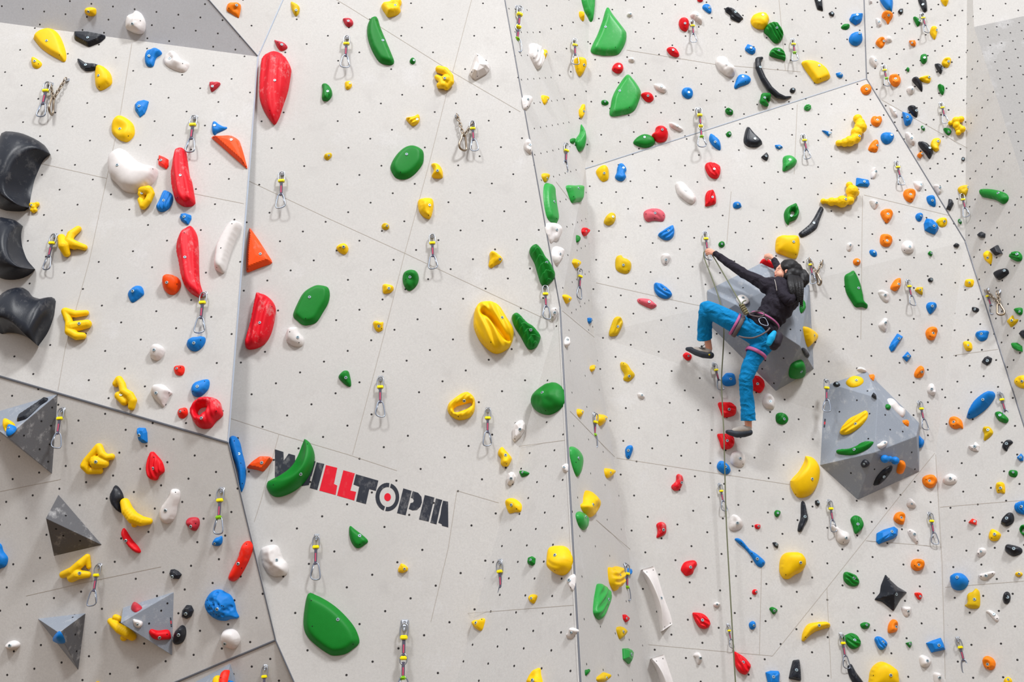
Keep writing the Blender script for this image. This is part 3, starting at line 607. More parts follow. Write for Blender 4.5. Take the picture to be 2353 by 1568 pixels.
w6n 528,135|455,150 465,90 490,57 530,65 570,110 578,160 550,190 490,203 460,185
r4d 718,163|683,155 700,145 733,150 733,180 710,188 690,180
b4d 706,458|505,280 530,270 570,290 640,370 700,410 770,470 777,500 755,528 735,532 700,510 650,430 600,370 540,315|s 563,316 658,406 758,495
k3x 880,330|843,310 870,305 898,325 893,363 860,345
y12D 1097,492|915,520 925,450 960,405 1020,395 1090,405 1135,460 1140,520 1110,570 1050,600 1000,635 950,628 920,580|s 963,602|g 985,410 950,480 940,600
r4d 697,755|@685,756,25,25,0
w4d 344,869|@343,870,30,23,0
r5n 105,533|20,550 50,490 110,470 150,475 165,510 140,550 125,590 70,610 40,585
r6r 212,1010|125,950 150,940 215,950 260,985 285,1035 275,1070 240,1088 190,1075 150,1020
g4n 860,925|818,905 845,890 890,915 880,940 855,957 835,935
b4d 675,1058|@665,1055,32,38,0
y8D 1263,1058|1112,1190 1120,1120 1160,1050 1220,1030 1320,1022 1360,1040 1365,1070 1320,1085 1240,1110 1180,1150 1130,1200|s 1141,1164
r6r 580,1390|500,1298 540,1310 600,1350 640,1400 650,1430 620,1490 590,1500 540,1470 510,1410
w5n 195,1352|133,1330 150,1305 185,1302 210,1340 210,1380 180,1410 165,1390 155,1350
b5x 852,1522|783,1480 830,1465 900,1468 910,1490 905,1600 810,1600
K6p 1060,1460|1030,1370 1088,1362 1100,1450 1105,1550 1095,1558 992,1535 1010,1450
w6n 1507,270|1365,165 1385,135 1420,155 1470,195 1530,220 1550,260 1530,310 1470,320 1430,290 1400,210|s 1481,308
K4f 1598,1480|1520,1440 1540,1410 1560,1410 1600,1480 1680,1600 1600,1600 1545,1530
#F1 1953 0
b5f -|272,-20 378,-20 380,90 365,100 310,60
b6x 66,133|0,165 20,125 70,117 120,120 110,180 95,200 55,220 10,190
b6D 86,300|-5,350 20,300 80,288 112,320 112,370 70,405 20,395
o6n 350,137|288,145 300,105 345,93 385,115 385,150 365,180 343,212 320,175|s 315,155
w3d 264,195|232,170 250,160 275,175 288,210 272,240 245,215
k3x 460,100|432,100 450,78 478,75 478,110 460,130 440,118
k4f 658,40|615,-15 680,-15 697,75 690,98 665,103 640,60
w3d -|@185,5,14,26,-20
g4d 628,187|570,155 590,148 632,180 635,205 612,235 590,205
y5n 780,270|735,240 765,230 787,250 785,300 765,350 740,325 722,290
y4n -|822,-15 885,-15 882,25 862,52 830,20
o5n 306,370|232,380 255,345 290,330 315,345 315,390 285,427 250,410
w4n 355,335|320,350 340,322 362,325 380,365 350,382 325,370
o4x 560,385|532,365 585,360 595,385 590,412 550,405
w4d 232,543|175,530 200,500 235,520 248,560 235,603 200,580
g4n 672,520|635,520 645,490 685,483 697,520 690,555 660,572 640,550
y5n 889,553|828,560 850,525 890,515 912,530 905,570 880,603 840,590
k5d 829,617|765,575 800,570 835,595 833,640 815,660 785,625
g3x -|505,620 520,602 537,615 535,640 520,647
k5d -|562,705 590,688 620,700 650,750 655,800 645,820 600,770 565,730
y5n 715,695|625,700 700,677 730,690 725,730 705,743 650,730
o6c 411,708|355,690 375,668 425,665 455,695 455,740 430,770 395,773 365,740|s 396,737
w4n 562,803|512,805 530,780 570,775 585,810 560,850 530,840
g4r -|793,765 820,762 850,785 850,830 835,852 815,835 798,795
o5n 150,802|98,795 120,765 165,753 195,785 190,825 155,847 120,838
w3d 403,997|355,965 385,960 415,990 430,1030 425,1055 390,1035
b6x 519,1053|472,1005 510,1015 545,1030 567,1065 550,1110 515,1130 495,1120 480,1060
k5d 598,997|522,970 545,948 590,955 613,990 610,1040 595,1052 560,1030
g3d 660,1150|640,1140 655,1130 675,1150 672,1175 650,1165
g4n 890,1190|842,1160 865,1148 905,1160 912,1195 890,1215 865,1200
y7b -|905,1110,22 955,1085,34 1000,1075,30/955,1085,34 960,1130,32 1010,1165,32/960,1130,34 978,1195,26
o5c 247,1080|192,1075 210,1045 240,1050 275,1043 292,1080 270,1125 235,1135 200,1110
b6n 376,1215|282,1220 300,1195 350,1190 395,1205 398,1240 370,1280 325,1292 290,1260
w5d 557,1245|500,1195 525,1185 570,1220 590,1270 575,1305 535,1285 510,1240
k6f 720,1333|615,1280 640,1270 700,1290 745,1345 745,1385 717,1425 680,1380 630,1320
y5n 795,1272|728,1295 750,1250 800,1240 820,1270 800,1320 805,1345 770,1362 735,1330
o5n 247,1310|168,1340 190,1290 230,1255 258,1270 258,1330 240,1365 195,1360|s 236,1346
o4x 650,1385|605,1395 625,1372 655,1365 655,1400 632,1425 612,1412
k3d 1020,1432|@1021,1431,17,19,0
w4n 235,1545|190,1560 205,1510 235,1510 245,1560 225,1605 195,1600
#F2 1953 400
b4x 130,68|60,32 120,42 170,52 180,90 165,113 55,105
w4n 640,95|575,70 620,62 660,75 655,115 630,145 600,130
w4n 813,122|755,100 790,95 825,120 825,160 800,182 770,140
o6c 546,183|485,180 500,140 550,128 590,150 595,190 570,240 548,250 510,230|s 558,228
b5n 743,238|697,200 740,190 770,215 778,270 765,290 720,270 700,240
t5n 1062,120|972,130 1000,105 1060,98 1070,140 1045,190 1020,195 985,165
k4x -|890,222 920,228 937,265 905,328 867,310 885,265
g5f 1335,172|1163,145 1190,133 1280,137 1380,165 1417,200 1412,240 1370,268 1310,235 1230,215 1180,200|s 1187,148
w4n 240,260|178,240 210,230 255,250 255,285 225,315 200,290
o6c 342,360|280,345 300,320 350,310 390,340 380,390 340,437 310,410 290,380|s 346,413
b4D 640,377|593,375 610,353 645,352 660,375 645,415 620,423 598,400
b7x 758,467|690,398 740,405 790,450 803,490 770,538 720,520 680,500 672,440
y4n 850,427|780,420 820,393 865,395 880,430 865,465 820,473 795,450
g3d 992,425|973,420 985,402 1008,425 1003,450 985,440
o6c 334,600|275,600 285,545 330,538 375,560 387,600 365,640 325,650 290,635|s 302,601
k4x -|1142,550 1180,518 1212,535 1210,572 1170,575
w5d 540,655|@527,655,57,60,0|s 491,688
b3n 219,703|178,690 205,680 240,700 243,735 215,743 185,720
g3x 735,713|703,712 720,693 747,705 745,725 735,740 715,730
k3x -|933,640 955,620 990,640 975,660 945,658
y4n 1241,755|1200,720 1230,690 1270,720 1273,770 1262,812 1240,800 1205,765
k5x -|1258,680 1325,638 1367,718 1345,715 1305,735
g5r 1505,722|1437,742 1470,705 1510,698 1540,735 1535,775 1500,787 1460,770
o4d 72,785|@64,788,34,32,0
w4n 5,640|-25,630 0,615 30,630 20,670 0,693 -25,680
g5f 78,1028|35,868 60,900 95,980 120,1080 130,1140 163,1175 155,1208 115,1195 55,1195 20,1150 -30,1060 -45,960 -40,910 0,885|s 40,895
k5f 1390,872|1295,905 1320,870 1385,848 1415,865 1418,895 1385,925 1330,953|s 1330,932
o6n 440,992|370,1015 410,950 455,932 463,955 458,1010 420,1050 385,1040|s 440,1030
t4x 633,1043|588,1045 605,1020 660,1018 655,1055 657,1087 625,1075
k3d 735,950|@728,953,23,20,0
y4n 1077,978|1030,985 1045,950 1105,948 1112,980 1095,1013 1040,1010
w4n 319,1092|258,1060 290,1043 345,1065 360,1105 350,1150 315,1150 280,1110
b5n 742,1190|692,1190 710,1157 760,1155 785,1195 735,1258 710,1240
k4d 1125,1220|@1128,1220,33,22,8
g4d 1527,1240|1472,1220 1500,1205 1543,1208 1543,1260 1510,1268
t4n 1458,1320|1408,1325 1440,1300 1460,1272 1475,1305 1508,1310 1490,1345 1445,1377 1425,1350
k4x -|1523,1440 1550,1405 1580,1400 1580,1490 1550,1480
g5x -|1455,1520 1500,1520 1540,1550 1545,1600 1500,1592 1470,1575
w5n 322,1340|262,1360 290,1320 315,1295 345,1310 340,1370 325,1418 290,1400
b4x 443,1482|355,1560 375,1515 430,1435 480,1465 440,1520 400,1590 375,1600
o6c 750,1435|687,1430 710,1385 760,1372 790,1400 788,1440 760,1490 710,1485|s 722,1462
b5n 1185,1440|1125,1450 1155,1415 1240,1412 1242,1440 1225,1485 1170,1502
y5n 1065,1543|1013,1520 1040,1502 1085,1515 1098,1560 1085,1585 1040,1585
#F3 1953 800
b4x 523,73|475,80 495,60 520,30 555,75 540,95 515,122
o5n 649,215|583,235 605,185 640,157 670,180 672,230 650,262 600,265|s 613,243
w5n 737,370|702,370 720,325 755,322 778,380 770,415 740,423 708,395
k4x 1238,115|1183,125 1210,85 1240,70 1278,90 1270,125 1230,155
y5n 1550,300|1473,305 1500,260 1550,245 1580,260 1580,350 1535,360 1490,335|s 1503,300
b9d 1197,465|1265,385 1297,405 1290,450 1230,530 1150,595 1090,627 1045,622 1060,570 1110,490 1190,420|s 1074,598
g5d 1352,606|1300,590 1320,570 1360,575 1420,630 1415,665 1385,672 1330,645
o6c 936,667|885,660 905,620 950,615 1000,650 1013,720 985,715 940,725 895,700|s 933,700
t5n 1243,738|1190,735 1215,707 1255,710 1285,755 1265,790 1210,832 1200,825 1205,775
w4x 1124,888|1062,885 1110,870 1130,843 1165,880 1155,930 1110,925 1080,910|s 1101,908
k4f 1410,862|1370,870 1400,835 1440,825 1465,850 1430,880 1410,927 1385,915 1368,895|s 1397,910
b4x 1537,985|1500,988 1525,970 1540,948 1560,975 1558,1015 1530,1018
g4n 1470,1120|1425,1120 1445,1098 1500,1105 1505,1140 1480,1163 1435,1150
y5n 1357,1262|1310,1230 1340,1205 1385,1220 1390,1305 1350,1300 1320,1300|s 1340,1283
b6r 1543,1430|1480,1430 1510,1395 1580,1385 1590,1490 1530,1492 1490,1470
o7c 716,1198|660,1170 690,1145 745,1138 785,1175 788,1210 750,1255 700,1250 665,1215|s 687,1186
w5n 906,1175|833,1185 865,1140 910,1130 955,1160 955,1205 910,1228 850,1220|s 944,1188
w5n 558,1405|515,1400 535,1355 560,1360 600,1410 585,1440 530,1430
o6c 462,1530|398,1525 420,1485 465,1473 500,1500 500,1540 485,1585 440,1580 405,1555
k5f 1412,1535|1355,1575 1375,1530 1420,1485 1455,1483 1473,1520 1465,1570 1410,1605 1370,1590|s 1388,1575
y4d 58,291|-35,300 0,265 50,253 110,265 122,300 80,335 20,347 -20,330
w3d -|62,192 90,172 130,182 152,210 130,220 90,208
o3x -|175,240 200,240 222,265 215,293 190,270
k3x -|193,430 210,402 240,430 238,455 215,445
g3n -|327,510 345,502 370,530 362,550 335,535
w4n -|345,460 365,450 400,480 440,530 490,545 505,580 485,615 450,590 400,540 370,510
o3x -|478,650 500,648 525,670 530,705 505,690 485,670
y5r 50,683|80,590 140,560 163,590 155,640 110,700 40,750 -20,775 -80,775 -93,750 -60,690 0,630
g4r 38,915|200,840 205,855 170,895 100,935 20,960 -60,958 -120,945 -123,925 -80,910 0,905 60,880 130,845
w4n 315,855|250,870 275,855 300,835 335,845 330,880 290,905 260,895
b5n -|607,770 640,800 672,840 660,885 625,900 607,870
b6b -|315,1000,38 360,1000,28 408,1015,38
k4c 128,1045|95,1050 120,1012 150,1015 175,1045 150,1075 115,1080
k4f 306,1160|380,1065 385,1085 340,1150 280,1215 225,1245 222,1225 250,1165 310,1100|s 265,1208
o5n -|430,1110 455,1030 490,1025 505,1050 490,1110 460,1140 435,1135
#F4 1953 1168
g5r 72,145|10,100 45,65 95,80 125,140 110,190 65,230 45,220 30,165
b7x 378,212|245,225 300,195 400,165 435,190 430,245 400,270 320,300 265,323 242,300|s 264,300
w4d 582,236|522,205 550,188 600,220 610,270 620,300 605,322 570,290 540,250|s 541,208 606,300
V4x 1122,120|1063,130 1100,93 1138,110 1135,152 1110,145
y5n 1303,236|1248,230 1270,188 1305,195 1355,235 1330,285 1285,295 1250,275|s 1277,270
g4o -|1525,200 1545,155 1590,155 1590,250 1555,245|i 1542,205 1555,182 1575,185 1570,215 1548,215
k6n 1476,366|1390,370 1410,325 1460,330 1500,340 1540,360 1545,395 1510,420 1460,430 1410,400
w5n 1180,392|1137,410 1150,370 1185,355 1220,370 1215,410 1170,437 1145,430|s 1156,411
o7c 619,512|555,510 570,465 620,455 665,470 677,515 655,550 610,562 570,545|s 584,519
b10D 966,624|900,660 910,610 960,585 1010,590 1055,640 1050,690 1010,730 950,735 910,710
w4d 1226,611|1157,600 1220,580 1290,568 1303,590 1270,620 1220,648 1175,640|s 1181,615 1283,590
y4d 1524,592|@1518,596,33,22,0
g5r 37,633|-57,600 -40,575 10,585 60,610 87,660 75,695 30,705 -20,685 -50,650
K11k 417,777|330,592 370,640 440,705 525,755 470,810 430,880 403,925 350,880 300,840 230,820 280,760 290,690
V4r 634,795|585,765 630,763 650,785 648,810 625,825 600,800
t5f 1122,823|1128,722 1160,750 1168,830 1160,890 1120,905 1070,900 1030,875 1055,855 1050,800 1065,765 1105,750
k5d 1418,803|@1407,805,35,57,5
w4n 527,931|467,895 510,888 550,895 550,940 525,978 490,965|s 531,964
g4n 151,1053|97,1045 140,1027 183,1045 170,1080 140,1088 110,1080
o6c 415,1070|345,1100 355,1040 390,1000 430,1020 437,1070 425,1110 360,1125
w4n 1298,958|1222,930 1260,918 1310,950 1340,990 1325,1025 1290,1005 1260,965|s 1325,995
g5r 43,1190|-60,1165 -20,1135 20,1125 70,1150 100,1210 85,1250 40,1270 0,1255 -30,1215
b5r 298,1209|225,1180 245,1155 290,1165 335,1210 335,1240 300,1277 265,1265 240,1220
g4x 542,1225|502,1215 555,1203 560,1230 540,1260
b6x 802,1237|690,1215 750,1190 820,1167 845,1220 860,1275 790,1290 740,1302
w5n 697,1378|630,1340 660,1322 720,1350 735,1390 700,1430 650,1425 635,1390
w5n 808,1530|755,1500 775,1480 815,1490 830,1530 825,1590 775,1590
o7c 1241,1408|1190,1385 1205,1340 1240,1330 1285,1355 1305,1400 1290,1445 1250,1457 1205,1430|s 1243,1438
y5n 1425,1545|1383,1550 1420,1520 1455,1550 1440,1600 1390,1600
y12D 368,1507|185,1510 205,1440 250,1395 295,1382 350,1405 420,1460 440,1530 425,1620 200,1620|s 212,1509|g 260,1400 225,1470 215,1600
'''
# ------------------------------------------------------------------ hold builder
import numpy as np
def cat_closed(P, n):
    m = len(P); out = []; per = sum((P[(i + 1) % m] - P[i]).length for i in range(m))
    for i in range(m):
        p0, p1, p2, p3 = P[i - 1], P[i], P[(i + 1) % m], P[(i + 2) % m]
        k = max(1, round(n * (p2 - p1).length / per))
        for j in range(k):
            t = j / k; out.append(0.5 * ((2 * p1) + (p2 - p0) * t + (2 * p0 - 5 * p1 + 4 * p2 - p3) * t * t + (3 * p1 - p0 - 3 * p2 + p3) * t ** 3))
    return out
def round_poly(P, r):               # straight sides, slightly rounded corners
    m = len(P); out = []
    for i in range(m):
        a, b, c = P[i - 1], P[i], P[(i + 1) % m]
        u = (a - b); v = (c - b); ru = min(r, u.length * .3); rv = min(r, v.length * .3)
        if u.length < 1e-6 or v.length < 1e-6: continue
        p, q = b + u.normalized() * ru, b + v.normalized() * rv
        for t in (0, .5, 1): out.append(p * (1 - t) ** 2 + b * 2 * t * (1 - t) + q * t * t)
    return out
def cat_open(P, n):
    P = [Vector(p) for p in P]; Q = [P[0] * 2 - P[1]] + P + [P[-1] * 2 - P[-2]]
    L = [0]
    for i in range(len(P) - 1): L.append(L[-1] + (P[i + 1] - P[i]).length)
    out = []
    for k in range(n + 1):
        s = L[-1] * k / n; i = 0
        while i < len(P) - 2 and s > L[i + 1]: i += 1
        t = (s - L[i]) / max(1e-9, L[i + 1] - L[i]); p0, p1, p2, p3 = Q[i:i + 4]
        out.append(0.5 * ((2 * p1) + (p2 - p0) * t + (2 * p0 - 5 * p1 + 4 * p2 - p3) * t * t + (3 * p1 - p0 - 3 * p2 + p3) * t ** 3))
    return out
def seg_dist(pts, poly, closed=True):
    A = np.array([(p[0], p[1]) for p in poly]); B = np.roll(A, -1, 0)
    if not closed: A, B = A[:-1], B[:-1]
    D = B - A; L = (D ** 2).sum(1) + 1e-12; w = pts[:, None, :] - A[None]
    t = np.clip((w * D[None]).sum(2) / L, 0, 1); q = w - t[..., None] * D[None]
    return np.sqrt((q ** 2).sum(2)).min(1)
def inside(pts, poly):
    A = np.array([(p[0], p[1]) for p in poly]); B = np.roll(A, -1, 0); x, y = pts[:, 0:1], pts[:, 1:2]
    c = (A[None, :, 1] > y) != (B[None, :, 1] > y)
    xi = (B[None, :, 0] - A[None, :, 0]) * (y - A[None, :, 1]) / (B[None, :, 1] - A[None, :, 1] + 1e-15) + A[None, :, 0]
    return ((c & (x < xi)).sum(1) % 2) == 1
def sm(x): x = np.clip(x, 0, 1); return x * x * (3 - 2 * x)

def cyl_mesh(name, r, h, seg, mats, socket=True):
    bm = bmesh.new(); rings = [(r, -0.004), (r, h * .6), (r * .86, h), (r * .5, h), (r * .5, h * .2)]
    vs = [[bm.verts.new((rr * math.cos(2 * math.pi * k / seg), rr * math.sin(2 * math.pi * k / seg), z)) for k in range(seg)] for rr, z in rings]
    for a in range(len(rings) - 1):
        for k in range(seg):
            f = bm.faces.new((vs[a][k], vs[a][(k + 1) % seg], vs[a + 1][(k + 1) % seg], vs[a + 1][k])); f.material_index = 1 if a == 3 else 0
    f = bm.faces.new(vs[-1]); f.material_index = 1
    if socket:
        c = [bm.verts.new((r * .2 * math.cos(2 * math.pi * k / 6), r * .2 * math.sin(2 * math.pi * k / 6), h * .5)) for k in range(6)]; bm.faces.new(c)
    me = bpy.data.meshes.new(name); bm.to_mesh(me); bm.free()
    for m in mats: me.materials.append(m)
    return me
BOLT = cyl_mesh('bolt', 0.0130, 0.004, 14, [M_zinc, M_sock]); SMALLBOLT = cyl_mesh('bolt', 0.0098, 0.003, 12, [M_zinc, M_sock])
def disc_mesh():
    bm = bmesh.new(); vs = [bm.verts.new((0.0042 * math.cos(k * math.pi / 5), 0.0042 * math.sin(k * math.pi / 5), 0.0009)) for k in range(10)]; lo = [bm.verts.new(v.co - Vector((0, 0, 0.003))) for v in vs]
    bm.faces.new(vs)
    for k in range(10): bm.faces.new((vs[k], lo[k], lo[(k + 1) % 10], vs[(k + 1) % 10]))
    me = bpy.data.meshes.new('screw_hole'); bm.to_mesh(me); bm.free(); me.materials.append(M_dark); return me
SCREW = disc_mesh()
def put(name, me, root, P, nn):
    o = bpy.data.objects.new(name, me); COL.objects.link(o); o.parent = root; o.location = P - root.location
    o.rotation_euler = nn.to_track_quat('Z', 'Y').to_euler(); return o

REC = []          # every labelled thing: dict(o, col, tex, size, px, reg)
REMESH = []       # objects whose spheres are fused at the end
SPH = None
def spheres_mesh(items, sub=2):
    global SPH
    if SPH is None or SPH[0] != sub:
        bm = bmesh.new(); bmesh.ops.create_icosphere(bm, subdivisions=sub, radius=1); SPH = (sub, [v.co.copy() for v in bm.verts], [[v.index for v in f.verts] for f in bm.faces]); bm.free()
    vs, fs = [], []
    for P, r in items:
        b = len(vs); vs += [P + v * r for v in SPH[1]]; fs += [[b + i for i in f] for f in SPH[2]]
    return mesh_from(vs, fs)
def chain_items(pr, k=0.35):
    out = []
    for (P, r), (Q, s) in zip(pr, pr[1:]):
        L = (Q - P).length; n = max(1, int(L / (k * min(r, s)))); n = min(n, 40)
        for j in range(n): t = j / n; out.append((P.lerp(Q, t), r + (s - r) * t))
    out.append(pr[-1]); return out
def add_bolts(root, bpx, screws, O, n, ws_bvh, big):
    def drop(x, y):
        d = ray(x, y); loc, nn, i, _ = ws_bvh.ray_cast(CAM, d)
        if loc is None: return None
        if nn.dot(CAM - loc) < 0: nn = -nn
        return loc, nn
    if bpx:
        q = drop(*bpx)
        if q: nn = (q[1] * .6 + n).normalized(); put('bolt', BOLT if big else SMALLBOLT, root, q[0] + nn * 0.001, nn)
    for s in screws:
        q = drop(*s)
        if q: put('screw_hole', SCREW, root, q[0] + q[1] * 0.0005, q[1])

def build_hold(line, ox, oy):
    parts = line.split('|'); head, bolt = parts[0].split(' '); colr = head[0]; st = head[-1]; h = float(head[1:-1]) / 100
    cv = lambda s: [(ox + float(q.split(',')[0]) / 3.92, oy + float(q.split(',')[1]) / 3.92) for q in s.split()]
    bpx = cv(bolt)[0] if bolt != '-' else None
    screws, inner, groove, big_groove, A, R, B = [], None, None, None, None, None, None
    pts = None; tubes = None
    for i, p in enumerate(parts[1:]):
        if p[0] == '@':
            a = [float(x) for x in p[1:].split(',')]; pts = []
            for k in range(9):
                t = k * 2 * math.pi / 9; j = 1 + random.uniform(-.05, .05); x, y = a[2] * math.cos(t) * j, a[3] * math.sin(t) * j; r = math.radians(a[4])
                pts.append((ox + (a[0] + x * math.cos(r) - y * math.sin(r)) / 3.92, oy + (a[1] + x * math.sin(r) + y * math.cos(r)) / 3.92))
        elif p[0] == 's': screws = cv(p[1:])
        elif p[0] == 'i': inner = cv(p[1:])
        elif p[0] == 'g': groove = cv(p[1:])
        elif p[0] == 'G': big_groove = cv(p[1:])
        elif p[0] == 'A': A = cv(p[1:])
        elif p[0] == 'R': R = cv(p[1:])
        elif p[0] == 'B': B = cv(p[1:])
        elif st in 'Tb': tubes = [[tuple(float(z) for z in q.split(',')) for q in c.split()] for c in p.split('/')]
        else: pts = cv(p)
    if tubes: allp = [(ox + q[0] / 3.92, oy + q[1] / 3.92) for c in tubes for q in c]
    elif A: allp = A + B
    else: allp = pts
    xs, ys = [p[0] for p in allp], [p[1] for p in allp]
    cx, cy = sum(xs) / len(xs), sum(ys) / len(ys)
    hh = hit(cx, cy)
    if hh is None: hh = hit(min(max(cx, 1), W - 2), min(max(cy, 1), H - 2))
    O, n, fid = hh; e1 = Vector((1, 0, 0)); e1 = (e1 - n * e1.dot(n)).normalized(); e2 = n.cross(e1)
    if e2.z < 0: e2 = -e2
    k = mpp(O)
    # apparent height of relief may not exceed the hold itself
    ext = max(max(xs) - min(xs), max(ys) - min(ys)) * k; h = min(h, ext * 0.6)
    def L2(px, py, z):
        P = on_plane(px, py, O + n * z, n) - O; return Vector((P.dot(e1), P.dot(e2)))
    mat = MAT[colr]; verts, faces, flat = [], [], False
    if st in 'Tb':
        items = []
        for c in tubes:
            pr = []
            for i, (x, y, r) in enumerate(c):
                rm = r / 3.92 * k; f = i / max(1, len(c) - 1)
                z = rm * (0.85 + (0.7 * math.sin(math.pi * f) if st == 'T' else 0.1)); q = L2(ox + x / 3.92, oy + y / 3.92, z)
                pr.append((e1 * q.x + e2 * q.y + n * z, rm))
            if st == 'T': pr = [(P_, r_ * 1.1) for P_, r_ in pr]
            items += chain_items(pr, .4) if (st == 'T' and len(pr) > 1) else pr + [((a_[0] + b_[0]) / 2, min(a_[1], b_[1]) * .9) for a_, b_ in zip(pr, pr[1:])]
        me = spheres_mesh(items); o = link('climbing_hold', me, [mat]); o.location = O
        rmin = min(r for _, r in items); rs = o.modifiers.new('r', 'REMESH'); rs.mode = 'VOXEL'; rs.voxel_size = max(0.0045, rmin / 6); rs.use_smooth_shade = True
        sm_ = o.modifiers.new('s', 'SMOOTH'); sm_.iterations = 4 if st == 'T' else 2; REMESH.append(o)
        verts = [v.co.copy() for v in me.vertices]; faces = [list(f.vertices) for f in me.polygons]
    elif st == 'L':
        N = 30; tip0 = (Vector(A[0]) - Vector(B[0])).length < 2; tip1 = (Vector(A[-1]) - Vector(B[-1])).length < 2
        a = cat_open([L2(x, y, 0) for x, y in A], N); b = cat_open([L2(x, y, 0) for x, y in B], N)
        rp = cat_open([Vector((x, y)) for x, y in R], N); K1, K2 = 8, 8; grid = []
        for i in range(N + 1):
            f = i / N; hz = 1.0
            if tip0 and tip1: hz = max(0.02, math.sin(math.pi * f)) ** .55
            elif not tip0: hz = .55 + .45 * math.sin(math.pi * f)
            if tip0 and not tip1: hz = min(1, (f + .02) * 3) ** .5
            z = h * hz; r = L2(rp[i].x, rp[i].y, z); row = []
            for j in range(K1 + 1):
                s = j / K1; w = s ** 1.15; q = a[i].lerp(r, 1 - math.cos(s * math.pi / 2) if st == 'L' else w); row.append((q, z * math.sin(s * math.pi / 2)))
            for j in range(1, K2 + 1):
                s = j / K2; q = r.lerp(b[i], s); row.append((q, z * (1 - s) ** 1.5 + 0.0))
            grid.append(row)
        verts = [e1 * q.x + e2 * q.y + n * z for row in grid for q, z in row]; w = K1 + K2 + 1
        for i in range(N):
            for j in range(w - 1): faces.append((i * w + j, i * w + j + 1, (i + 1) * w + j + 1, (i + 1) * w + j))
        if not tip0: faces.append(tuple(range(w))); faces.append(tuple(reversed([N * w + j for j in range(w)])))
        o = link('climbing_hold', mesh_from(verts, faces, True), [mat]); o.location = O
    elif st == 'x':
        P = [L2(x, y, h * .3) for x, y in pts]; c = sum(P, Vector((0, 0))) / len(P)
        if bpx: c = c.lerp(L2(bpx[0], bpx[1], h), .5)
        m = len(P); lay = [(1, 0), (1, .25), (.62, .9)]
        for s, z in lay:
            for i, p in enumerate(P):
                jz = random.uniform(.82, 1.1) if z > .5 else 1
                q = c + (p - c) * s; verts.append(e1 * q.x + e2 * q.y + n * (h * z * jz))
        verts.append(e1 * c.x + e2 * c.y + n * h)
        for a in range(2):
            for i in range(m): faces.append((a * m + i, a * m + (i + 1) % m, (a + 1) * m + (i + 1) % m, (a + 1) * m + i))
        for i in range(m): faces.append((2 * m + i, 2 * m + (i + 1) % m, 3 * m))
        o = link('climbing_hold', mesh_from(verts, faces, False), [mat]); o.location = O
        bv = o.modifiers.new('b', 'BEVEL'); bv.width = 0.004; bv.segments = 2; bv.limit_method = 'ANGLE'
    else:
        P = [L2(x, y, h * .3) for x, y in pts]
        ex = max((p - P[0]).length for p in P)
        nb = 28 if ex < .12 else (44 if ex < .3 else 72)
        out = round_poly(P, ex * .06) if st in 'p' else cat_closed(P, nb)
        if st == 'k': out = round_poly(P, ex * .03)
        inn = cat_closed([L2(x, y, h * .5) for x, y in inner], 24) if inner else None
        mnx, mxx = min(p.x for p in out), max(p.x for p in out); mny, mxy = min(p.y for p in out), max(p.y for p in out)
        sz = max(mxx - mnx, mxy - mny); gs = sz / (11 if sz < .1 else 16 if sz < .2 else 26 if sz < .35 else 36)
        if st in 'rsq': gs *= .6
        gx = np.arange(mnx, mxx, gs); gy = np.arange(mny, mxy, gs * .866); G = np.array([(x + (gs / 2 if j % 2 else 0), y) for j, y in enumerate(gy) for x in gx])
        keep = inside(G, out) & (seg_dist(G, out) > gs * .5)
        if inn: keep &= ~inside(G, inn) & (seg_dist(G, inn) > gs * .5)
        G = G[keep]
        allv = [Vector((p[0], p[1])) for p in out]; m = len(out); edges = [(i, (i + 1) % m) for i in range(m)]
        if inn:
            b0 = len(allv); allv += [Vector((p[0], p[1])) for p in inn]; mi = len(inn); edges += [(b0 + i, b0 + (i + 1) % mi) for i in range(mi)]
        allv += [Vector((float(a), float(b))) for a, b in G]
        v2, _, f2, *_ = delaunay_2d_cdt(allv, edges, [], 0, 1e-6)
        A2 = np.array([(v[0], v[1]) for v in v2]); cen = np.array([A2[list(f)].mean(0) for f in f2])
        ok = inside(cen, out)
        if inn: ok &= ~inside(cen, inn)
        f2 = [f for f, q in zip(f2, ok) if q]
        d = seg_dist(A2, out)
        if inn: d = np.minimum(d, seg_dist(A2, inn))
        dm = max(d.max(), 1e-4); t = np.clip(d / dm, 0, 1); ctr = A2.mean(0); rel = (A2 - ctr) / (sz * .5)
        dome = np.sqrt(1 - (1 - t) ** 2)
        seed = Vector((random.uniform(0, 90), random.uniform(0, 90), 0))
        nz = np.array([noise.noise(Vector((x * 2.4 / sz, y * 2.4 / sz, 0)) * 1.0 + seed) for x, y in A2])
        nz2 = np.array([noise.noise(Vector((x * 6 / sz, y * 6 / sz, 0)) + seed) for x, y in A2])
        if st in 'dc': z = h * (.12 + .88 * dome)
        elif st == 'D': z = h * (.15 + .85 * dome ** .8)
        elif st in 'nsq': z = h * (.12 + .72 * dome + .62 * nz * t + .34 * (.35 - np.abs(nz2)) * t)
        elif st == 'f': z = h * (.12 + .66 * sm(t / .28) + .22 * dome)
        elif st == 'p': z = h * (.15 + .7 * np.clip(t / .3, 0, 1) + .15 * t)
        elif st == 'r': z = h * (.15 + .8 * dome ** .8)
        elif st == 'o': z = h * (.12 + .88 * dome)
        elif st == 'k': z = h * (.06 + .94 * t ** .8)
        # long axis for ridges
        cvv = np.cov((A2 - ctr).T); ew, evv = np.linalg.eigh(cvv); la = evv[:, 1]; sa = evv[:, 0]
        u = ((A2 - ctr) @ la) / sz; v = ((A2 - ctr) @ sa) / sz
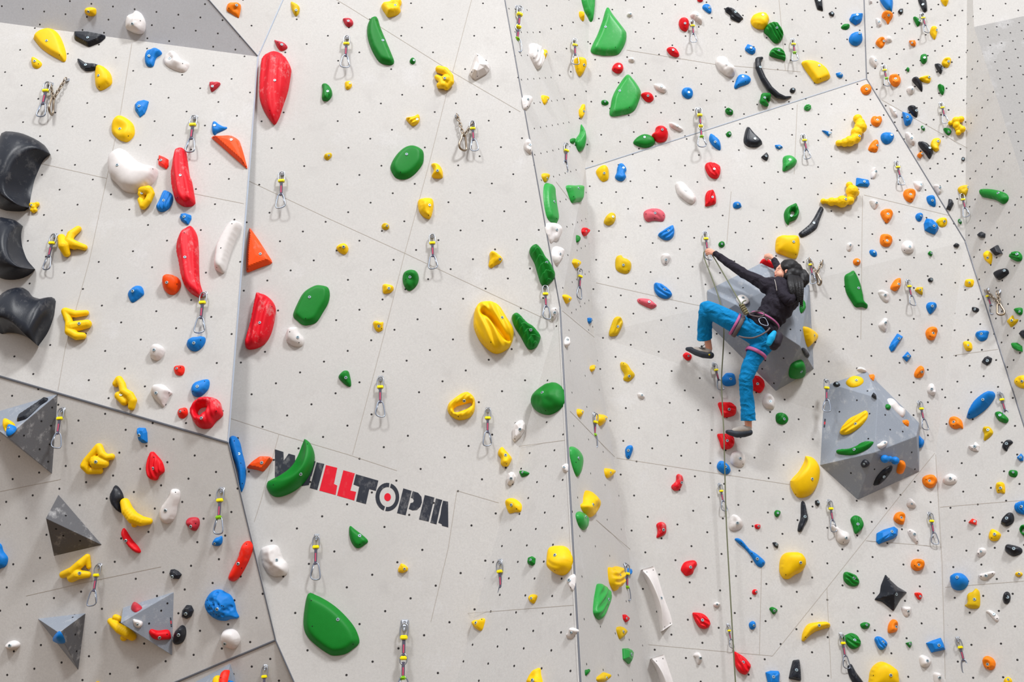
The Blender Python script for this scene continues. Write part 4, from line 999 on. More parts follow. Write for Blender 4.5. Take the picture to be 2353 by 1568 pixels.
        if st in 'ro':
            nr = 26 if sz < .2 else 44
            ph = v * nr + (2.2 if sz < .35 else .9) * nz + (u * u) * (10 if sz < .35 else 4)
            z = z + min(.012, .13 * h) * np.sin(ph) * np.clip(t * 3, 0, 1) * (1 if st == 'r' else .7)
        if st == 's':
            ph = (u * 5.2 + 1.6 * np.abs(v) * 2.2); saw = ph - np.floor(ph); z = h * (.15 + .55 * dome) + .42 * h * saw * np.clip(t * 2, 0, 1)
        if st in 'dDnr' and sz < .3:
            an = random.uniform(-2.4, -.6) if random.random() < .3 else random.uniform(.6, 2.4)
            z = z * (1 + .28 * (rel[:, 0] * math.cos(an) + rel[:, 1] * math.sin(an)))
        if st == 'c':
            bb = L2(bpx[0], bpx[1], h * .5) if bpx else Vector((0, 0)); rr = np.sqrt((A2[:, 0] - bb.x) ** 2 + (A2[:, 1] - bb.y) ** 2) / (sz * .2)
            z = z - .42 * h * np.exp(-rr ** 2) + .12 * h * np.exp(-((rr - 1.7) / .5) ** 2) * t
        if st == 'q':
            rnd = random.Random(5)
            for _ in range(26):
                a_ = rnd.uniform(0, 6.28); r_ = rnd.uniform(.25, .95); qx, qy = ctr[0] + math.cos(a_) * r_ * sz * .42, ctr[1] + math.sin(a_) * r_ * sz * .42 - .1 * sz * (r_ < .6)
                z = z - .016 * np.exp(-(((A2[:, 0] - qx) ** 2 + (A2[:, 1] - qy) ** 2) / .011 ** 2)) * np.clip(t * 6, 0, 1)
        for gr, dep, wid in ((groove, min(.012, .22 * h), .0075), (big_groove, .62 * h, .022)):
            if gr:
                gl = cat_open([L2(x, y, h * .8) for x, y in gr], 16); gd = seg_dist(A2, gl, False); z = z - dep * np.exp(-(gd / wid) ** 2) * np.clip(t * 3, 0, 1)
        if st not in 'pks':
            nbm = {}
            for f in f2:
                for i in range(3): nbm.setdefault(f[i], set()).update((f[i - 1], f[i - 2]))
            bd = d < 1e-5
            for _ in range(1 if st in 'rosq' else 3):
                z3 = z.copy()
                for i, s in nbm.items():
                    if not bd[i]: z3[i] = .5 * z[i] + .5 * np.mean([z[j] for j in s])
                z = z3
        z = np.maximum(z, .05 * h)
        verts = [e1 * float(a[0]) + e2 * float(a[1]) + n * float(zz) for a, zz in zip(A2, z)]
        def orient(f):
            a, b, c = (A2[i] for i in f); cr = (b[0] - a[0]) * (c[1] - a[1]) - (b[1] - a[1]) * (c[0] - a[0]); fl = e1.cross(e2).dot(n) < 0
            return tuple(f) if (cr > 0) != fl else tuple(reversed(f))
        faces = [orient(f) for f in f2]
        ed = {}
        for f in faces:
            for i in range(3): a, b = f[i], f[(i + 1) % 3]; ed[(a, b)] = 1
        low = {}
        for (a, b) in list(ed):
            if (b, a) not in ed:
                for q in (a, b):
                    if q not in low: low[q] = len(verts); verts.append(e1 * float(A2[q][0]) + e2 * float(A2[q][1]) - n * .003)
                faces.append((b, a, low[a], low[b]))
        o = link('climbing_hold', mesh_from(verts, faces, st not in 'pk'), [mat]); o.location = O
    wb = BVHTree.FromPolygons([v + O for v in verts], [list(f) for f in faces])
    add_bolts(o, bpx, screws, O, n, wb, ext > .09)
    dim = max(max(xs) - min(xs), max(ys) - min(ys)); P2 = np.array(allp) - np.array([cx, cy])
    ew = np.linalg.eigvalsh(np.cov(P2.T)); asp = math.sqrt(max(ew[1], 1e-6) / max(ew[0], 1e-3))
    if max(max(xs) - min(xs), max(ys) - min(ys)) < 30: o.name = 'foothold'
    REC.append(dict(o=o, col=PAL[colr][0], st=st, dim=dim, asp=asp, px=(cx, cy), fid=fid, kind='hold'))
    return o
ox = oy = 0
for ln in DATA.strip().split('\n'):
    if ln[0] == '#': _, ox, oy = ln.split(); ox, oy = int(ox), int(oy); continue
    build_hold(ln, ox, oy)
def fuse(objs):
    bpy.context.view_layer.update(); dg = bpy.context.evaluated_depsgraph_get()
    for o in objs:
        me = bpy.data.meshes.new_from_object(o.evaluated_get(dg), depsgraph=dg); mats = list(o.data.materials)
        o.modifiers.clear(); o.data = me
        if not me.materials:
            for m in mats: me.materials.append(m)
        me.polygons.foreach_set('use_smooth', [True] * len(me.polygons))
fuse(REMESH)

# ------------------------------------------------------------------ painted lettering on the centre wall
M_lblk = plastic('paint_black', (46, 50, 60), 0.7, 0.25); M_lred = plastic('paint_red', (222, 20, 44), 0.7, 0.12)
bb3 = lambda s: [(400 + float(q.split(',')[0]) / 3.92, 800 + float(q.split(',')[1]) / 3.92) for q in s.split()]
cc3 = lambda s: [(800 + float(q.split(',')[0]) / 3.92, 800 + float(q.split(',')[1]) / 3.92) for q in s.split()]
hL = hit(840, 1130); letters = empty('painted_lettering', hL[0])
tag(letters, 'large black and red painted block lettering with a red dot inside a ring', 'sign')
def arc(cx, cy, rx, ry, a0, a1, n): return [(cx + rx * math.cos(math.radians(a0 + (a1 - a0) * i / n)), cy + ry * math.sin(math.radians(a0 + (a1 - a0) * i / n))) for i in range(n + 1)]
def letter(pl, m):
    O, n, _ = hL; top = [on_plane(x, y, O + n * .0015, n) for x, y in pl]; bot = [on_plane(x, y, O + n * .0002, n) for x, y in pl]; k = len(pl)
    bm = bmesh.new(); a = [bm.verts.new(p) for p in top]; b = [bm.verts.new(p) for p in bot]; bm.faces.new(a).normal_update()
    for i in range(k): bm.faces.new((a[i], b[i], b[(i + 1) % k], a[(i + 1) % k]))
    bmesh.ops.triangulate(bm, faces=[f for f in bm.faces if len(f.verts) > 4]); bmesh.ops.recalc_face_normals(bm, faces=bm.faces[:])
    me = bpy.data.meshes.new('letter'); bm.to_mesh(me); bm.free(); o = link('letter', me, [m]); sub(o, letters)
letter(bb3('908,913 985,937 988,1015 1032,952 1090,968 1092,1180 1055,1230 1010,1190 908,1165'), M_lblk)
letter(bb3('1195,1000 1275,1022 1238,1155 1232,1158 1215,1235 1150,1245'), M_lblk)
letter(bb3('1285,1030 1353,1045 1290,1280 1222,1262'), M_lblk)
letter(bb3('1368,1055 1470,1080 1440,1225 1470,1240 1455,1325 1308,1285'), M_lred)
letter(bb3('1525,1102 1628,1130 1588,1285 1640,1297 1623,1375 1468,1330'), M_lred)
letter(cc3('70,1137 272,1195 250,1288 190,1272 160,1407 72,1382 100,1250 48,1230'), M_lblk)
def ringseg(a0, a1):
    o_ = arc(353, 1343, 107, 128, a0, a1, 14); i_ = arc(355, 1343, 73, 90, a1, a0, 14); return [(800 + x / 3.92, 800 + y / 3.92) for x, y in o_ + i_]
letter(ringseg(-72, 100), M_lblk); letter(ringseg(108, 280), M_lblk)
letter([(800 + x / 3.92, 800 + y / 3.92) for x, y in arc(355, 1344, 30, 36, 0, 345, 23)], M_lred)
letter(cc3('497,1265 572,1288 518,1508 440,1488'), M_lblk)
letter(cc3('582,1290 630,1305 660,1340 665,1390 650,1430 620,1460 580,1464 545,1450 562,1398 585,1392 592,1375 582,1355 565,1350'), M_lblk)
letter(cc3('690,1325 778,1348 725,1565 638,1545'), M_lblk)
letter(cc3('790,1355 848,1370 830,1430 795,1590 740,1575'), M_lblk)
letter(cc3('855,1376 900,1385 902,1617 845,1602 843,1588 812,1575 832,1500 840,1440'), M_lblk)
REC.append(dict(o=letters, px=(832, 1120), kind='fixed', short='painted lettering', dim=400))
# maker's stamps on two volumes (illegible dark and red marks)
def stamp(vi, x, y, dx, dy, w):
    h0 = hit(x, y)
    if not h0: return
    O, n, _ = h0; L = math.hypot(dx, dy); ux, uy = dx / L, dy / L; nx, ny = -uy * w / 2, ux * w / 2; e = VOLS[vi][1]
    for i in range(6):
        s0, s1 = L * i / 6, L * (i + .75) / 6
        q = [on_plane(x + ux * a + nx * b, y + uy * a + ny * b, O + n * .001, n) for a, b in ((s0, 1), (s1, 1), (s1, -1), (s0, -1))]
        o = link('stamped_mark', mesh_from(q, [(0, 1, 2, 3)], False), [M_lred if i in (2, 3) else M_lblk]); sub(o, e)
stamp(6, 1896, 963, -2, 20, 3.2); stamp(3, 392, 1420, 2, 22, 3)

for vi, ox, oy, hs in ((0, 0, 800, '470,536 373,659 459,700 216,789 448,868 357,912 433,1024'), (1, 0, 1168, '592,69 505,188 570,248 722,295'), (2, 0, 1168, '655,985 678,1140 690,1290'),
        (3, 0, 1168, '1508,858 1452,924 1343,1040 1325,1190'), (5, 1560, 800, '750,188 778,113 943,92 856,318'), (5, 1560, 400, '578,1025 1005,1400 1095,1410'),
        (6, 1953, 800, '63,471 178,592 317,603 362,736 475,753 166,818 556,940 9,1127 221,1093 585,1092 158,388 -94,574 -200,375')):
    for q in hs.split():
        x, y = (float(v) for v in q.split(',')); hv = hit(ox + x / 3.92, oy + y / 3.92)
        if hv and hv[2] >= 100: o = put('bolt_hole', SCREW, VOLS[vi][1], hv[0] + hv[1] * .001, hv[1]); o.scale = (1.7, 1.7, 1)
# ------------------------------------------------------------------ quickdraws
def tube(pts, r, seg=8, closed=False, taper=None):
    vs, fs = [], []; m = len(pts); up = None
    for i, p in enumerate(pts):
        a = pts[(i + 1) % m] if (closed or i < m - 1) else pts[i]; b = pts[i - 1] if (closed or i > 0) else pts[i]
        d = (a - b).normalized()
        if up is None: up = d.orthogonal().normalized()
        up = (up - d * up.dot(d)).normalized(); s = d.cross(up); rr = r if taper is None else r * taper[i]
        for k in range(seg):
            t = 2 * math.pi * k / seg; vs.append(p + (up * math.cos(t) + s * math.sin(t)) * rr)
    for i in range(m if closed else m - 1):
        j = (i + 1) % m
        for k in range(seg): k2 = (k + 1) % seg; fs.append((i * seg + k, i * seg + k2, j * seg + k2, j * seg + k))
    if not closed: fs.append(tuple(reversed(range(seg)))); fs.append(tuple((m - 1) * seg + k for k in range(seg)))
    return vs, fs
def box_mesh(cx, cy, cz, sx, sy, sz, mat, bev=0.006):
    bm = bmesh.new(); bmesh.ops.create_cube(bm, size=1, matrix=Matrix.Translation((cx, cy, cz)) @ Matrix.Diagonal((sx, sy, sz, 1)))
    if bev: bmesh.ops.bevel(bm, geom=bm.edges[:], offset=bev, segments=2, affect='EDGES')
    me = bpy.data.meshes.new('part'); bm.to_mesh(me); bm.free(); me.materials.append(mat); return me
def ring_mesh(pts2, r, mat, y=0.0):
    P = cat_closed([Vector((x, y, z)) for x, z in pts2], 26); me = mesh_from(*tube(P, r, 8, True)); me.materials.append(mat); return me
def hanger_mesh():
    bm = bmesh.new()
    out = [(-.045, .07), (.045, .07), (.06, .03), (.04, -.06), (0, -.1), (-.04, -.06), (-.06, .03)]
    P = cat_closed([Vector((a, b)) for a, b in out], 20); k = len(P)
    a = [bm.verts.new((p.x, .10 if p.y > -.0 else .10 + p.y * .9, p.y)) for p in P]; b = [bm.verts.new(v.co + Vector((0, -.014, 0))) for v in a]
    bm.faces.new(a); bm.faces.new(list(reversed(b)))
    for i in range(k): bm.faces.new((a[i], b[i], b[(i + 1) % k], a[(i + 1) % k]))
    bmesh.ops.create_cone(bm, cap_ends=True, segments=6, radius1=.026, radius2=.026, depth=.03, matrix=Matrix.Translation((0, .075, .025)) @ Matrix.Rotation(math.pi / 2, 4, 'X'))
    bmesh.ops.recalc_face_normals(bm, faces=bm.faces[:])
    me = bpy.data.meshes.new('hanger'); bm.to_mesh(me); bm.free(); me.materials.append(M_steel); return me
HANG = hanger_mesh()
def qd_proto(double, clip):
    root = empty('quickdraw'); P = []
    s = .72 if double else 1.0
    P.append(('hanger', HANG))
    P.append(('top_carabiner', ring_mesh([(-.03 * s, .0), (.05 * s, -.01), (.075 * s, -.1 * s), (.06 * s, -.27 * s), (0, -.31 * s), (-.06 * s, -.27 * s), (-.075 * s, -.1 * s)], .016 * s, M_steel)))
    def webbing(z0, z1):
        P.append(('sling', box_mesh(0, 0, (z0 + z1) / 2, .062 * s, .034 * s, z0 - z1, M_sling))); P.append(('sling_mark', box_mesh(0, -.017 * s, (z0 + z1) / 2 - .02, .03 * s, .006, (z0 - z1) * .5, M_slred, 0.002)))
    if double:
        P.append(('rubber_keeper', box_mesh(0, 0, -.19, .105, .07, .06, M_yrub, .012))); webbing(-.21, -.44)
        P.append(('middle_carabiner', ring_mesh([(0, -.41), (.04, -.44), (.045, -.52), (0, -.56), (-.045, -.52), (-.04, -.44)], .011, M_steel)))
        P.append(('rubber_keeper', box_mesh(0, 0, -.47, .095, .065, .05, M_yrub, .012))); webbing(-.52, -.74)
        zb = -.72
    else:
        P.append(('rubber_keeper', box_mesh(0, 0, -.255, .15, .085, .075, M_yrub, .015))); webbing(-.28, -.66); zb = -.62
    sc = (1 + zb) / .38
    q = [(-.03, zb), (.045, zb - .01), (.085, zb - .10 * sc), (.115, -.95), (.07, -1.0), (-.04, -.99), (-.10, -.93), (-.085, zb - .16 * sc)]
    q = [(x * (sc ** .5), z) for x, z in q]
    P.append(('bottom_carabiner', ring_mesh(q, .0155 * s, M_alu)))
    g = [Vector((-.03 * sc ** .5, 0, zb - .03)), Vector((-.10 * sc ** .5, .008, -.93))]; P.append(('gate', None, g))
    if clip: P.append(('green_clip', box_mesh(0, 0, zb - .015, .13 * s, .10 * s, .075 * s, M_grub, .02)))
    for it in P:
        if it[0] == 'gate':
            me = mesh_from(*tube(it[2], .011, 6)); me.materials.append(M_steel)
            car = [c for c in root.children if c.name.startswith('bottom')][0]; o = bpy.data.objects.new('gate', me); COL.objects.link(o); o.parent = car
        else:
            o = bpy.data.objects.new(it[0], it[1]); COL.objects.link(o); o.parent = root
    return root
def copy_tree(o, parent=None):
    c = o.copy(); COL.objects.link(c); c.parent = parent
    for ch in list(o.children): copy_tree(ch, c)
    return c
PROTO = {}
QD = '''114,195,92,268 128,543,105,620 146,940,127,1030 230,1298,210,1393 449,272,435,350 649,400,645,478 471,677,458,765 511,1124,500,1228g 728,1234,724,1333 611,1530,605,1625
798,88,793,155 993,543,996,618 875,870,873,958 1121,942,1120,1025 1153,1293,1153,1384 930,1435,925,1605D 1185,20,1185,117D 1317,92,1322,148 1296,333,1299,395 1252,660,1256,733 1327,620,1331,686
1362,953,1365,1028g 1434,1300,1442,1380g 1589,50,1595,97 1604,253,1614,338D 1820,92,1828,140g 1844,312,1857,365 1619,536,1628,597 1640,837,1657,897 1653,1115,1665,1175 1672,1437,1682,1490
1886,884,1899,947 1904,1153,1917,1223 1932,1460,1946,1537 2118,33,2130,75 2030,152,2040,198g 2162,238,2174,283 2058,374,2072,425 2209,448,2222,498 2084,646,2098,702 2111,925,2127,988
2300,905,2318,967 2135,1182,2149,1251 2204,1470,2225,1547 1085,283,1090,347 1858,597,1870,652 2270,668,2293,722'''
QOBJ = []
for it in QD.split():
    mode = it[-1] if it[-1] in 'gD' else 's'; x0, y0, x1, y1 = [float(v) for v in it.rstrip('gD').split(',')]
    if mode not in PROTO: root = PROTO[mode] = qd_proto(mode == 'D', mode in 'gD')
    else: root = copy_tree(PROTO[mode])
    Pw, n, fid = hit(x0, y0); lo, hi = .05, 1.2; stand = .55 if (x0, y0) == (1886, 884) else .1
    for _ in range(24):
        L = (lo + hi) / 2; pv = Pw + n * stand * L
        if proj(pv + Vector((0, 0, -L)))[1] > y1: hi = L
        else: lo = L
    pv = Pw + n * stand * L; root.location = pv; root.scale = (L, L, L)
    yaw = math.atan2(n.x, -n.y) * .45; q = Matrix.Rotation(yaw, 4, 'Z')
    # lean the draw towards the spot where it hangs in the photo
    tgt = on_plane(x1, y1, pv, Vector((n.x, n.y, 0)).normalized()) - pv; lean = math.atan2(tgt.x, -tgt.z)
    root.rotation_euler = (Matrix.Rotation(-max(-.35, min(.35, lean)), 4, 'Y') @ q).to_euler()
    # gates and lower carabiners hang at their own angle
    for ch in root.children:
        if ch.name.startswith('bottom') or ch.name.startswith('green'): ch.rotation_euler = (0, 0, random.choice((0, math.pi)) + random.uniform(-.4, .4))
    QOBJ.append(root)
    REC.append(dict(o=root, px=((x0 + x1) / 2, (y0 + y1) / 2), kind='qd', mode=mode, fid=fid, dim=y1 - y0))

# ------------------------------------------------------------------ belay stations: two hangers, rusty chain, big carabiner
def station(a, b, j, end, label):
    e = None; pa, n, fid = hit(*a); pb = hit(*b)[0]; J = on_plane(j[0], j[1], pa + n * .05, n); E = on_plane(end[0], end[1], pa + n * .055, n)
    e = empty('belay_station', pa); tag(e, label, 'belay chain', 'belay chains')
    for p in (pa, pb):
        o = bpy.data.objects.new('hanger', HANG); COL.objects.link(o); o.parent = e; o.location = p + n * .03 - pa; o.scale = (.34,) * 3; o.rotation_euler = (0, 0, math.atan2(n.x, -n.y))
    for p in (pa, pb):
        s = p + n * .03; d = (J - s); k = max(3, int(d.length / .034))
        for i in range(k):
            c = s + d * ((i + .5) / k); l = d.length / k * .78; w = .013; ring = []
            for t in range(12):
                u = 2 * math.pi * t / 12; ring.append(Vector((w * math.cos(u), 0, l * math.sin(u))))
            vs, fs = tube(ring, .0042, 6, True); o = link('chain_link', mesh_from(vs, fs), [M_chain]); o.parent = e; o.location = c - pa
            o.rotation_euler = (d.to_track_quat('Z', 'Y').to_matrix().to_4x4() @ Matrix.Rotation(math.pi / 2 * (i % 2) + .4, 4, 'Z')).to_euler()
    d = E - J; l = d.length; P = [Vector((x * l, 0, -z * l)) for x, z in ((-.1, 0), (.1, .02), (.2, .45), (.26, .85), (.05, 1.0), (-.2, .95), (-.27, .7), (-.16, .3))]
    vs, fs = tube(cat_closed(P, 26), .0100, 8, True); o = link('steel_carabiner', mesh_from(vs, fs), [M_chain]); o.parent = e; o.location = J - pa + n * .01; o.rotation_euler = ((-d).to_track_quat('Z', 'Y')).to_euler()
    REC.append(dict(o=e, px=j, kind='fixed', short='belay chain', dim=60))
station((155, 185), (118, 195), (123, 226), (117, 262), 'rusty belay chain with a pear shaped carabiner on the left wall panel')
station((1050, 267), (1087, 287), (1066, 312), (1063, 346), 'rusty belay chain hanging beside the seam of the upper centre wall')
station((1888, 603), (1858, 597), (1876, 630), (1884, 655), 'belay chain just behind the climber beside her ponytail')
station((2297, 672), (2270, 668), (2297, 700), (2303, 724), 'rusty belay chain by the right edge of the photo')
# ------------------------------------------------------------------ the climber
def cloth(name, rgb, rough=0.8, scale=9):
    m = plastic(name, rgb, rough, bump=0, var=.1, scale=14, spec=.2); t = m.node_tree; b = t.nodes['Principled BSDF']
    tc = t.nodes.new('ShaderNodeTexCoord'); n = t.nodes.new('ShaderNodeTexNoise'); n.inputs['Scale'].default_value = scale; n.inputs['Detail'].default_value = 3; n.inputs['Distortion'].default_value = 1.2
    t.links.new(tc.outputs['Object'], n.inputs['Vector']); bp = t.nodes.new('ShaderNodeBump'); bp.inputs['Strength'].default_value = .9; bp.inputs['Distance'].default_value = .03
    t.links.new(n.outputs[0], bp.inputs['Height']); t.links.new(bp.outputs[0], b.inputs['Normal']); return m
M_skin = plastic('skin', (232, 170, 146), 0.5, bump=0.05, var=.06, scale=25)
M_skin.node_tree.nodes['Principled BSDF'].inputs['Subsurface Weight'].default_value = .15
M_skin.node_tree.nodes['Principled BSDF'].inputs['Subsurface Radius'].default_value = (.02, .008, .004)
M_trou = cloth('blue_trousers', (0, 126, 186)); M_hood = cloth('black_jersey', (40, 36, 46)); M_hair = plastic('black_hair', (14, 12, 16), 0.5, bump=.3, spec=.35)
M_flap = plastic('bag_flap_cyan', (0, 160, 214), 0.6)
M_rub = plastic('shoe_rubber', (48, 54, 64), 0.5, bump=.1); M_suede = plastic('shoe_upper', (190, 184, 178), 0.8, bump=.2); M_ydot = plastic('yellow_dot', (235, 210, 20), 0.5)
M_pink = plastic('harness_pink', (186, 98, 148), 0.7); M_hgrey = plastic('harness_grey', (102, 90, 92), 0.8); M_hdark = plastic('harness_dark', (46, 40, 50), 0.7)
M_lips = plastic('lips', (176, 92, 88), 0.5, bump=0); M_rope = plastic('olive_rope', (112, 116, 92), 0.75, 0.0, .3, .25, 300); M_knot = plastic('rope_knot', (140, 132, 98), 0.75, 0, .3, .25, 300)
hc = hit(1560, 640); PO, PN = hc[0], hc[1]
def PT(x, y, off): return on_plane(x, y, PO + PN * off, PN)
ORG = PT(1748, 762, .41)
def ch(s, k=.3):                          # 'x,y,off,r x,y,off,r ...' chains separated by '/'
    out = []
    for c in s.split('/'):
        pr = []
        for q in c.split(): x, y, o, r = [float(v) for v in q.split(',')]; pr.append((PT(x, y, o) - ORG, r))
        out += chain_items(pr, k) if len(pr) > 1 else pr
    return out
def blob(name, items, voxel, mat, parent=None, smooth=4, sub_=2):
    o = link(name, spheres_mesh(items, sub_), [mat])
    if parent is None: o.location = ORG
    else: o.parent = parent
    r = o.modifiers.new('r', 'REMESH'); r.mode = 'VOXEL'; r.voxel_size = voxel; r.use_smooth_shade = True
    s = o.modifiers.new('s', 'SMOOTH'); s.iterations = smooth; return o
# skin: one continuous body (head, neck, trunk, limbs, hands with five fingers, ankles)
SK = ch('1812,622,.48,.078 1819,626,.48,.074/1797,627,.475,.056/1793,632,.495,.040/1796,616,.475,.036/1789,619,.47,.024 1785,623,.465,.014 1780.5,627,.46,.0085/1784,626.5,.465,.012/'
        '1784,631,.465,.015 1783,633.5,.465,.014/1784,637.5,.465,.016 1790,639,.475,.026 1802,637,.49,.040/1803,640,.48,.045 1808,662,.46,.055/'
        '1806,627.5,.548,.0085 1805.5,622.5,.552,.010 1808.5,620.5,.553,.008/'
        '1808,665,.46,.08 1790,690,.45,.09 1765,728,.43,.08 1748,760,.41,.09/'
        # left arm
        '1785,662,.46,.06 1762,655,.44,.046 1735,642,.38,.038 1708,627,.32,.035 1680,607,.24,.030 1652,588,.16,.021 1646,585,.15,.020/'
        # right arm
        '1808,665,.44,.06 1798,640,.34,.045 1793,628,.27,.036 1786,610,.19,.029 1779,598,.15,.021/'
        # legs
        '1742,765,.40,.09 1700,748,.42,.075 1626,710,.40,.05 1621,745,.30,.048 1626,782,.20,.032 1629,802,.165,.032/'
        '1752,785,.38,.08 1722,845,.34,.058 1713,875,.32,.046 1717,920,.25,.046 1719,965,.18,.034 1720,984,.15,.031', .3)
# left hand: palm, four bent fingers pinching the rope, thumb from the side of the palm
SK += ch('1646,585,.150,.019 1641,582,.143,.019 1637,578.5,.138,.018/1642,583.5,.145,.018 1637,582.5,.138,.016/'
         '1637,575.5,.140,.0100 1630,572,.135,.0088 1624.5,572.5,.118,.0078 1621.5,575.5,.098,.0070/'
         '1636,578,.142,.0098 1629,575.5,.138,.0088 1623.5,576.5,.120,.0078 1620.8,579.5,.098,.0068/'
         '1635.5,580.5,.142,.0096 1629,579.5,.136,.0086 1624,581,.116,.0076 1621.8,583.5,.096,.0066/'
         '1636,583.5,.140,.0090 1630.5,583.5,.132,.0080 1626.5,585,.114,.0070 1624.5,586.5,.098,.0062/'
         '1640,577.5,.135,.0110 1634,573.5,.112,.0096 1627,573,.090,.0084 1622.5,574.5,.082,.0074', .25)
# right hand draped over the red hold
SK += ch('1779,598,.150,.019 1774,592.5,.142,.019 1770,589,.136,.017/1774,595,.140,.016 1768,592,.130,.014/'
         '1771,586.5,.138,.0100 1766,583.8,.132,.0088 1761,585.5,.118,.0078 1757,588,.102,.0070/'
         '1769,588.5,.138,.0098 1763.5,586.5,.132,.0088 1759,588.8,.116,.0078 1756,592,.098,.0068/'
         '1768,591,.136,.0096 1763,590,.130,.0086 1760,592.5,.114,.0076 1758.5,596,.098,.0066/'
         '1768.5,594,.132,.0090 1765,594.5,.124,.0080 1762.5,597,.110,.0070 1762,599.5,.098,.0062/'
         '1773,587.5,.130,.0110 1768,584.5,.110,.0096 1761.5,584.8,.090,.0084 1757,587,.080,.0074', .25)
person = blob('person', SK, .0052, M_skin, None, 3)
tag(person, 'climber in a black hoodie and blue trousers clipping a rope, seen from below', 'person')
KID = [person]
def kid(name, s, voxel, mat, smooth=5, k=.3):
    o = blob(name, ch(s, k) if isinstance(s, str) else s, voxel, mat, person, smooth); KID.append(o); return o
trou = kid('trousers', '1742,766,.40,.122 1758,784,.385,.098/1725,758,.41,.100/1742,766,.40,.118 1700,748,.42,.094 1660,727,.42,.084 1640,717,.41,.078 1624,709,.40,.070/'
   '1624,709,.40,.070 1621,722,.38,.066 1620,745,.30,.066 1619,765,.24,.067 1618.5,786,.19,.068/1756,786,.385,.100 1738,812,.36,.084 1722,845,.34,.071 1713,872,.32,.060 1715,900,.28,.060 1718,935,.23,.062 1720,974,.18,.066', .008, M_trou)
hood = kid('hoodie', '1644.5,584,.15,.029 1652,589,.165,.030 1662,597,.19,.035 1685,612,.25,.040 1710,629,.32,.047 1735,642,.38,.052 1760,655,.43,.062/1762,657,.44,.075 1782,660,.46,.098/'
   '1778.5,597.5,.15,.027 1783,606,.18,.031 1789,618,.23,.036 1795,634,.30,.045 1806,655,.40,.07/1790,662,.46,.105 1812,672,.46,.112/1795,682,.46,.140 1803,688,.46,.132 1782,704,.45,.132/1796,708,.45,.110 1768,723,.44,.110 1783,728,.43,.098/'
   '1722,727,.47,.028 1735,731,.47,.055 1748,738,.475,.075 1766,755,.465,.075 1768,768,.46,.035', .008, M_hood)
kid('hood', '1787,648,.52,.036 1790,662,.56,.045 1800,680,.58,.052 1813,690,.59,.056 1826,680,.58,.056 1833,664,.56,.050/1800,655,.55,.05 1815,672,.57,.06 1822,660,.55,.05', .008, M_hood, 4)
kid('drawstring', '1780,643,.60,.0035 1783,655,.615,.0035 1785,668,.61,.0035', .003, M_suede, 0)
hair = kid('hair', '1815,617,.49,.088 1824,623,.485,.084/1809,612,.485,.066/1818,631,.50,.076 1828,634,.50,.070/1803,611.5,.50,.040 1806,616,.53,.040/1811,636,.53,.045/1836,628,.50,.05 1841,634,.52,.04', .007, M_hair, 4)
kid('hair_bun', '1846,626,.53,.030 1850,636,.54,.040 1851,646,.54,.036 1846,654,.53,.026/1843,634,.55,.03 1844,646,.56,.03/1849,657,.53,.012 1849.5,661,.53,.005', .006, M_hair, 2)
random.seed(11); st = []
for i in range(26):
    f = i / 25; x0 = 1812 + 28 * f; x1 = 1812 + 33 * f + random.uniform(-3, 3); x2 = 1822 + 22 * f + random.uniform(-4, 4); of = .585 + .02 * math.sin(f * 3.1) + random.uniform(-.012, .012)
    ye = 678 + 38 * min(1, f * 1.3) + random.uniform(-8, 3)
    P = cat_open([PT(x0, 630 + 8 * f, .55), PT(x1, 652, of + .03), PT((x1 + x2) / 2 + 1, 676, of + .035), PT(x2, ye, of - .01)], 12); P = [p - ORG for p in P]
    st += [(p, .0125 * (1 - .75 * (j / 12) ** 2)) for j, p in enumerate(P)]
    st += [((a + b) / 2, .0125 * (1 - .75 * ((j + .5) / 12) ** 2)) for j, (a, b) in enumerate(zip(P, P[1:]))]
kid('ponytail', st, .004, M_hair, 2)
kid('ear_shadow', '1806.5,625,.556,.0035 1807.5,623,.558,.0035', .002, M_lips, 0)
kid('eyebrow', '1787.5,617.5,.512,.0030 1790.5,616,.520,.0034 1794,616.5,.527,.0026', .002, M_hair, 0)
kid('eye', '1787.5,621.8,.500,.0040 1790.5,621.6,.508,.0042', .002, M_hair, 0)
kid('lips', '1780.8,632.3,.470,.0065 1783.5,632.6,.482,.0055/1781,634,.470,.0058 1783.5,634,.481,.0048', .0025, M_lips, 1)
for nm, up, so in (('climbing_shoe', '1597,803.5,.09,.026 1614,807,.13,.036 1627,807,.16,.036', '1579.5,802.5,.055,.020 1587,804,.07,.028 1600,810,.10,.033 1616,815,.14,.035 1633,817,.165,.033'),
                   ('climbing_shoe', '1688,990,.10,.027 1706,986.5,.14,.034 1719,985.5,.155,.034', '1671.5,993,.085,.020 1680,995,.09,.028 1694,998,.11,.034 1710,997,.135,.034 1722,994,.15,.031')):
    s = kid(nm, up, .006, M_suede, 4); r = blob('rubber_sole', ch(so), .006, M_rub, s, 4); KID.append(r)
    if up.startswith('1597'):
        KID.append(blob('heel_dot', ch('1630,815.5,.196,.0085'), .003, M_ydot, s, 0)); KID.append(blob('lace', ch('1612,799,.165,.003 1622,789,.185,.003/1610,797,.16,.003 1620,803,.185,.003/1606,799,.15,.003 1616,803,.18,.003'), .0022, M_rub, s, 0))
fuse(KID)
def flat_hem(o, c, axis, rad):            # cut the trouser leg straight at the hem and leave it open
    bm = bmesh.new(); bm.from_mesh(o.data); axis = axis.normalized()
    g = [v for v in bm.verts if (v.co - c).length < rad]; gs = set(g)
    bmesh.ops.bisect_plane(bm, geom=g + [e for e in bm.edges if e.verts[0] in gs and e.verts[1] in gs] + [f for f in bm.faces if all(v in gs for v in f.verts)], plane_co=c, plane_no=axis, clear_outer=True)
    bm.to_mesh(o.data); bm.free()
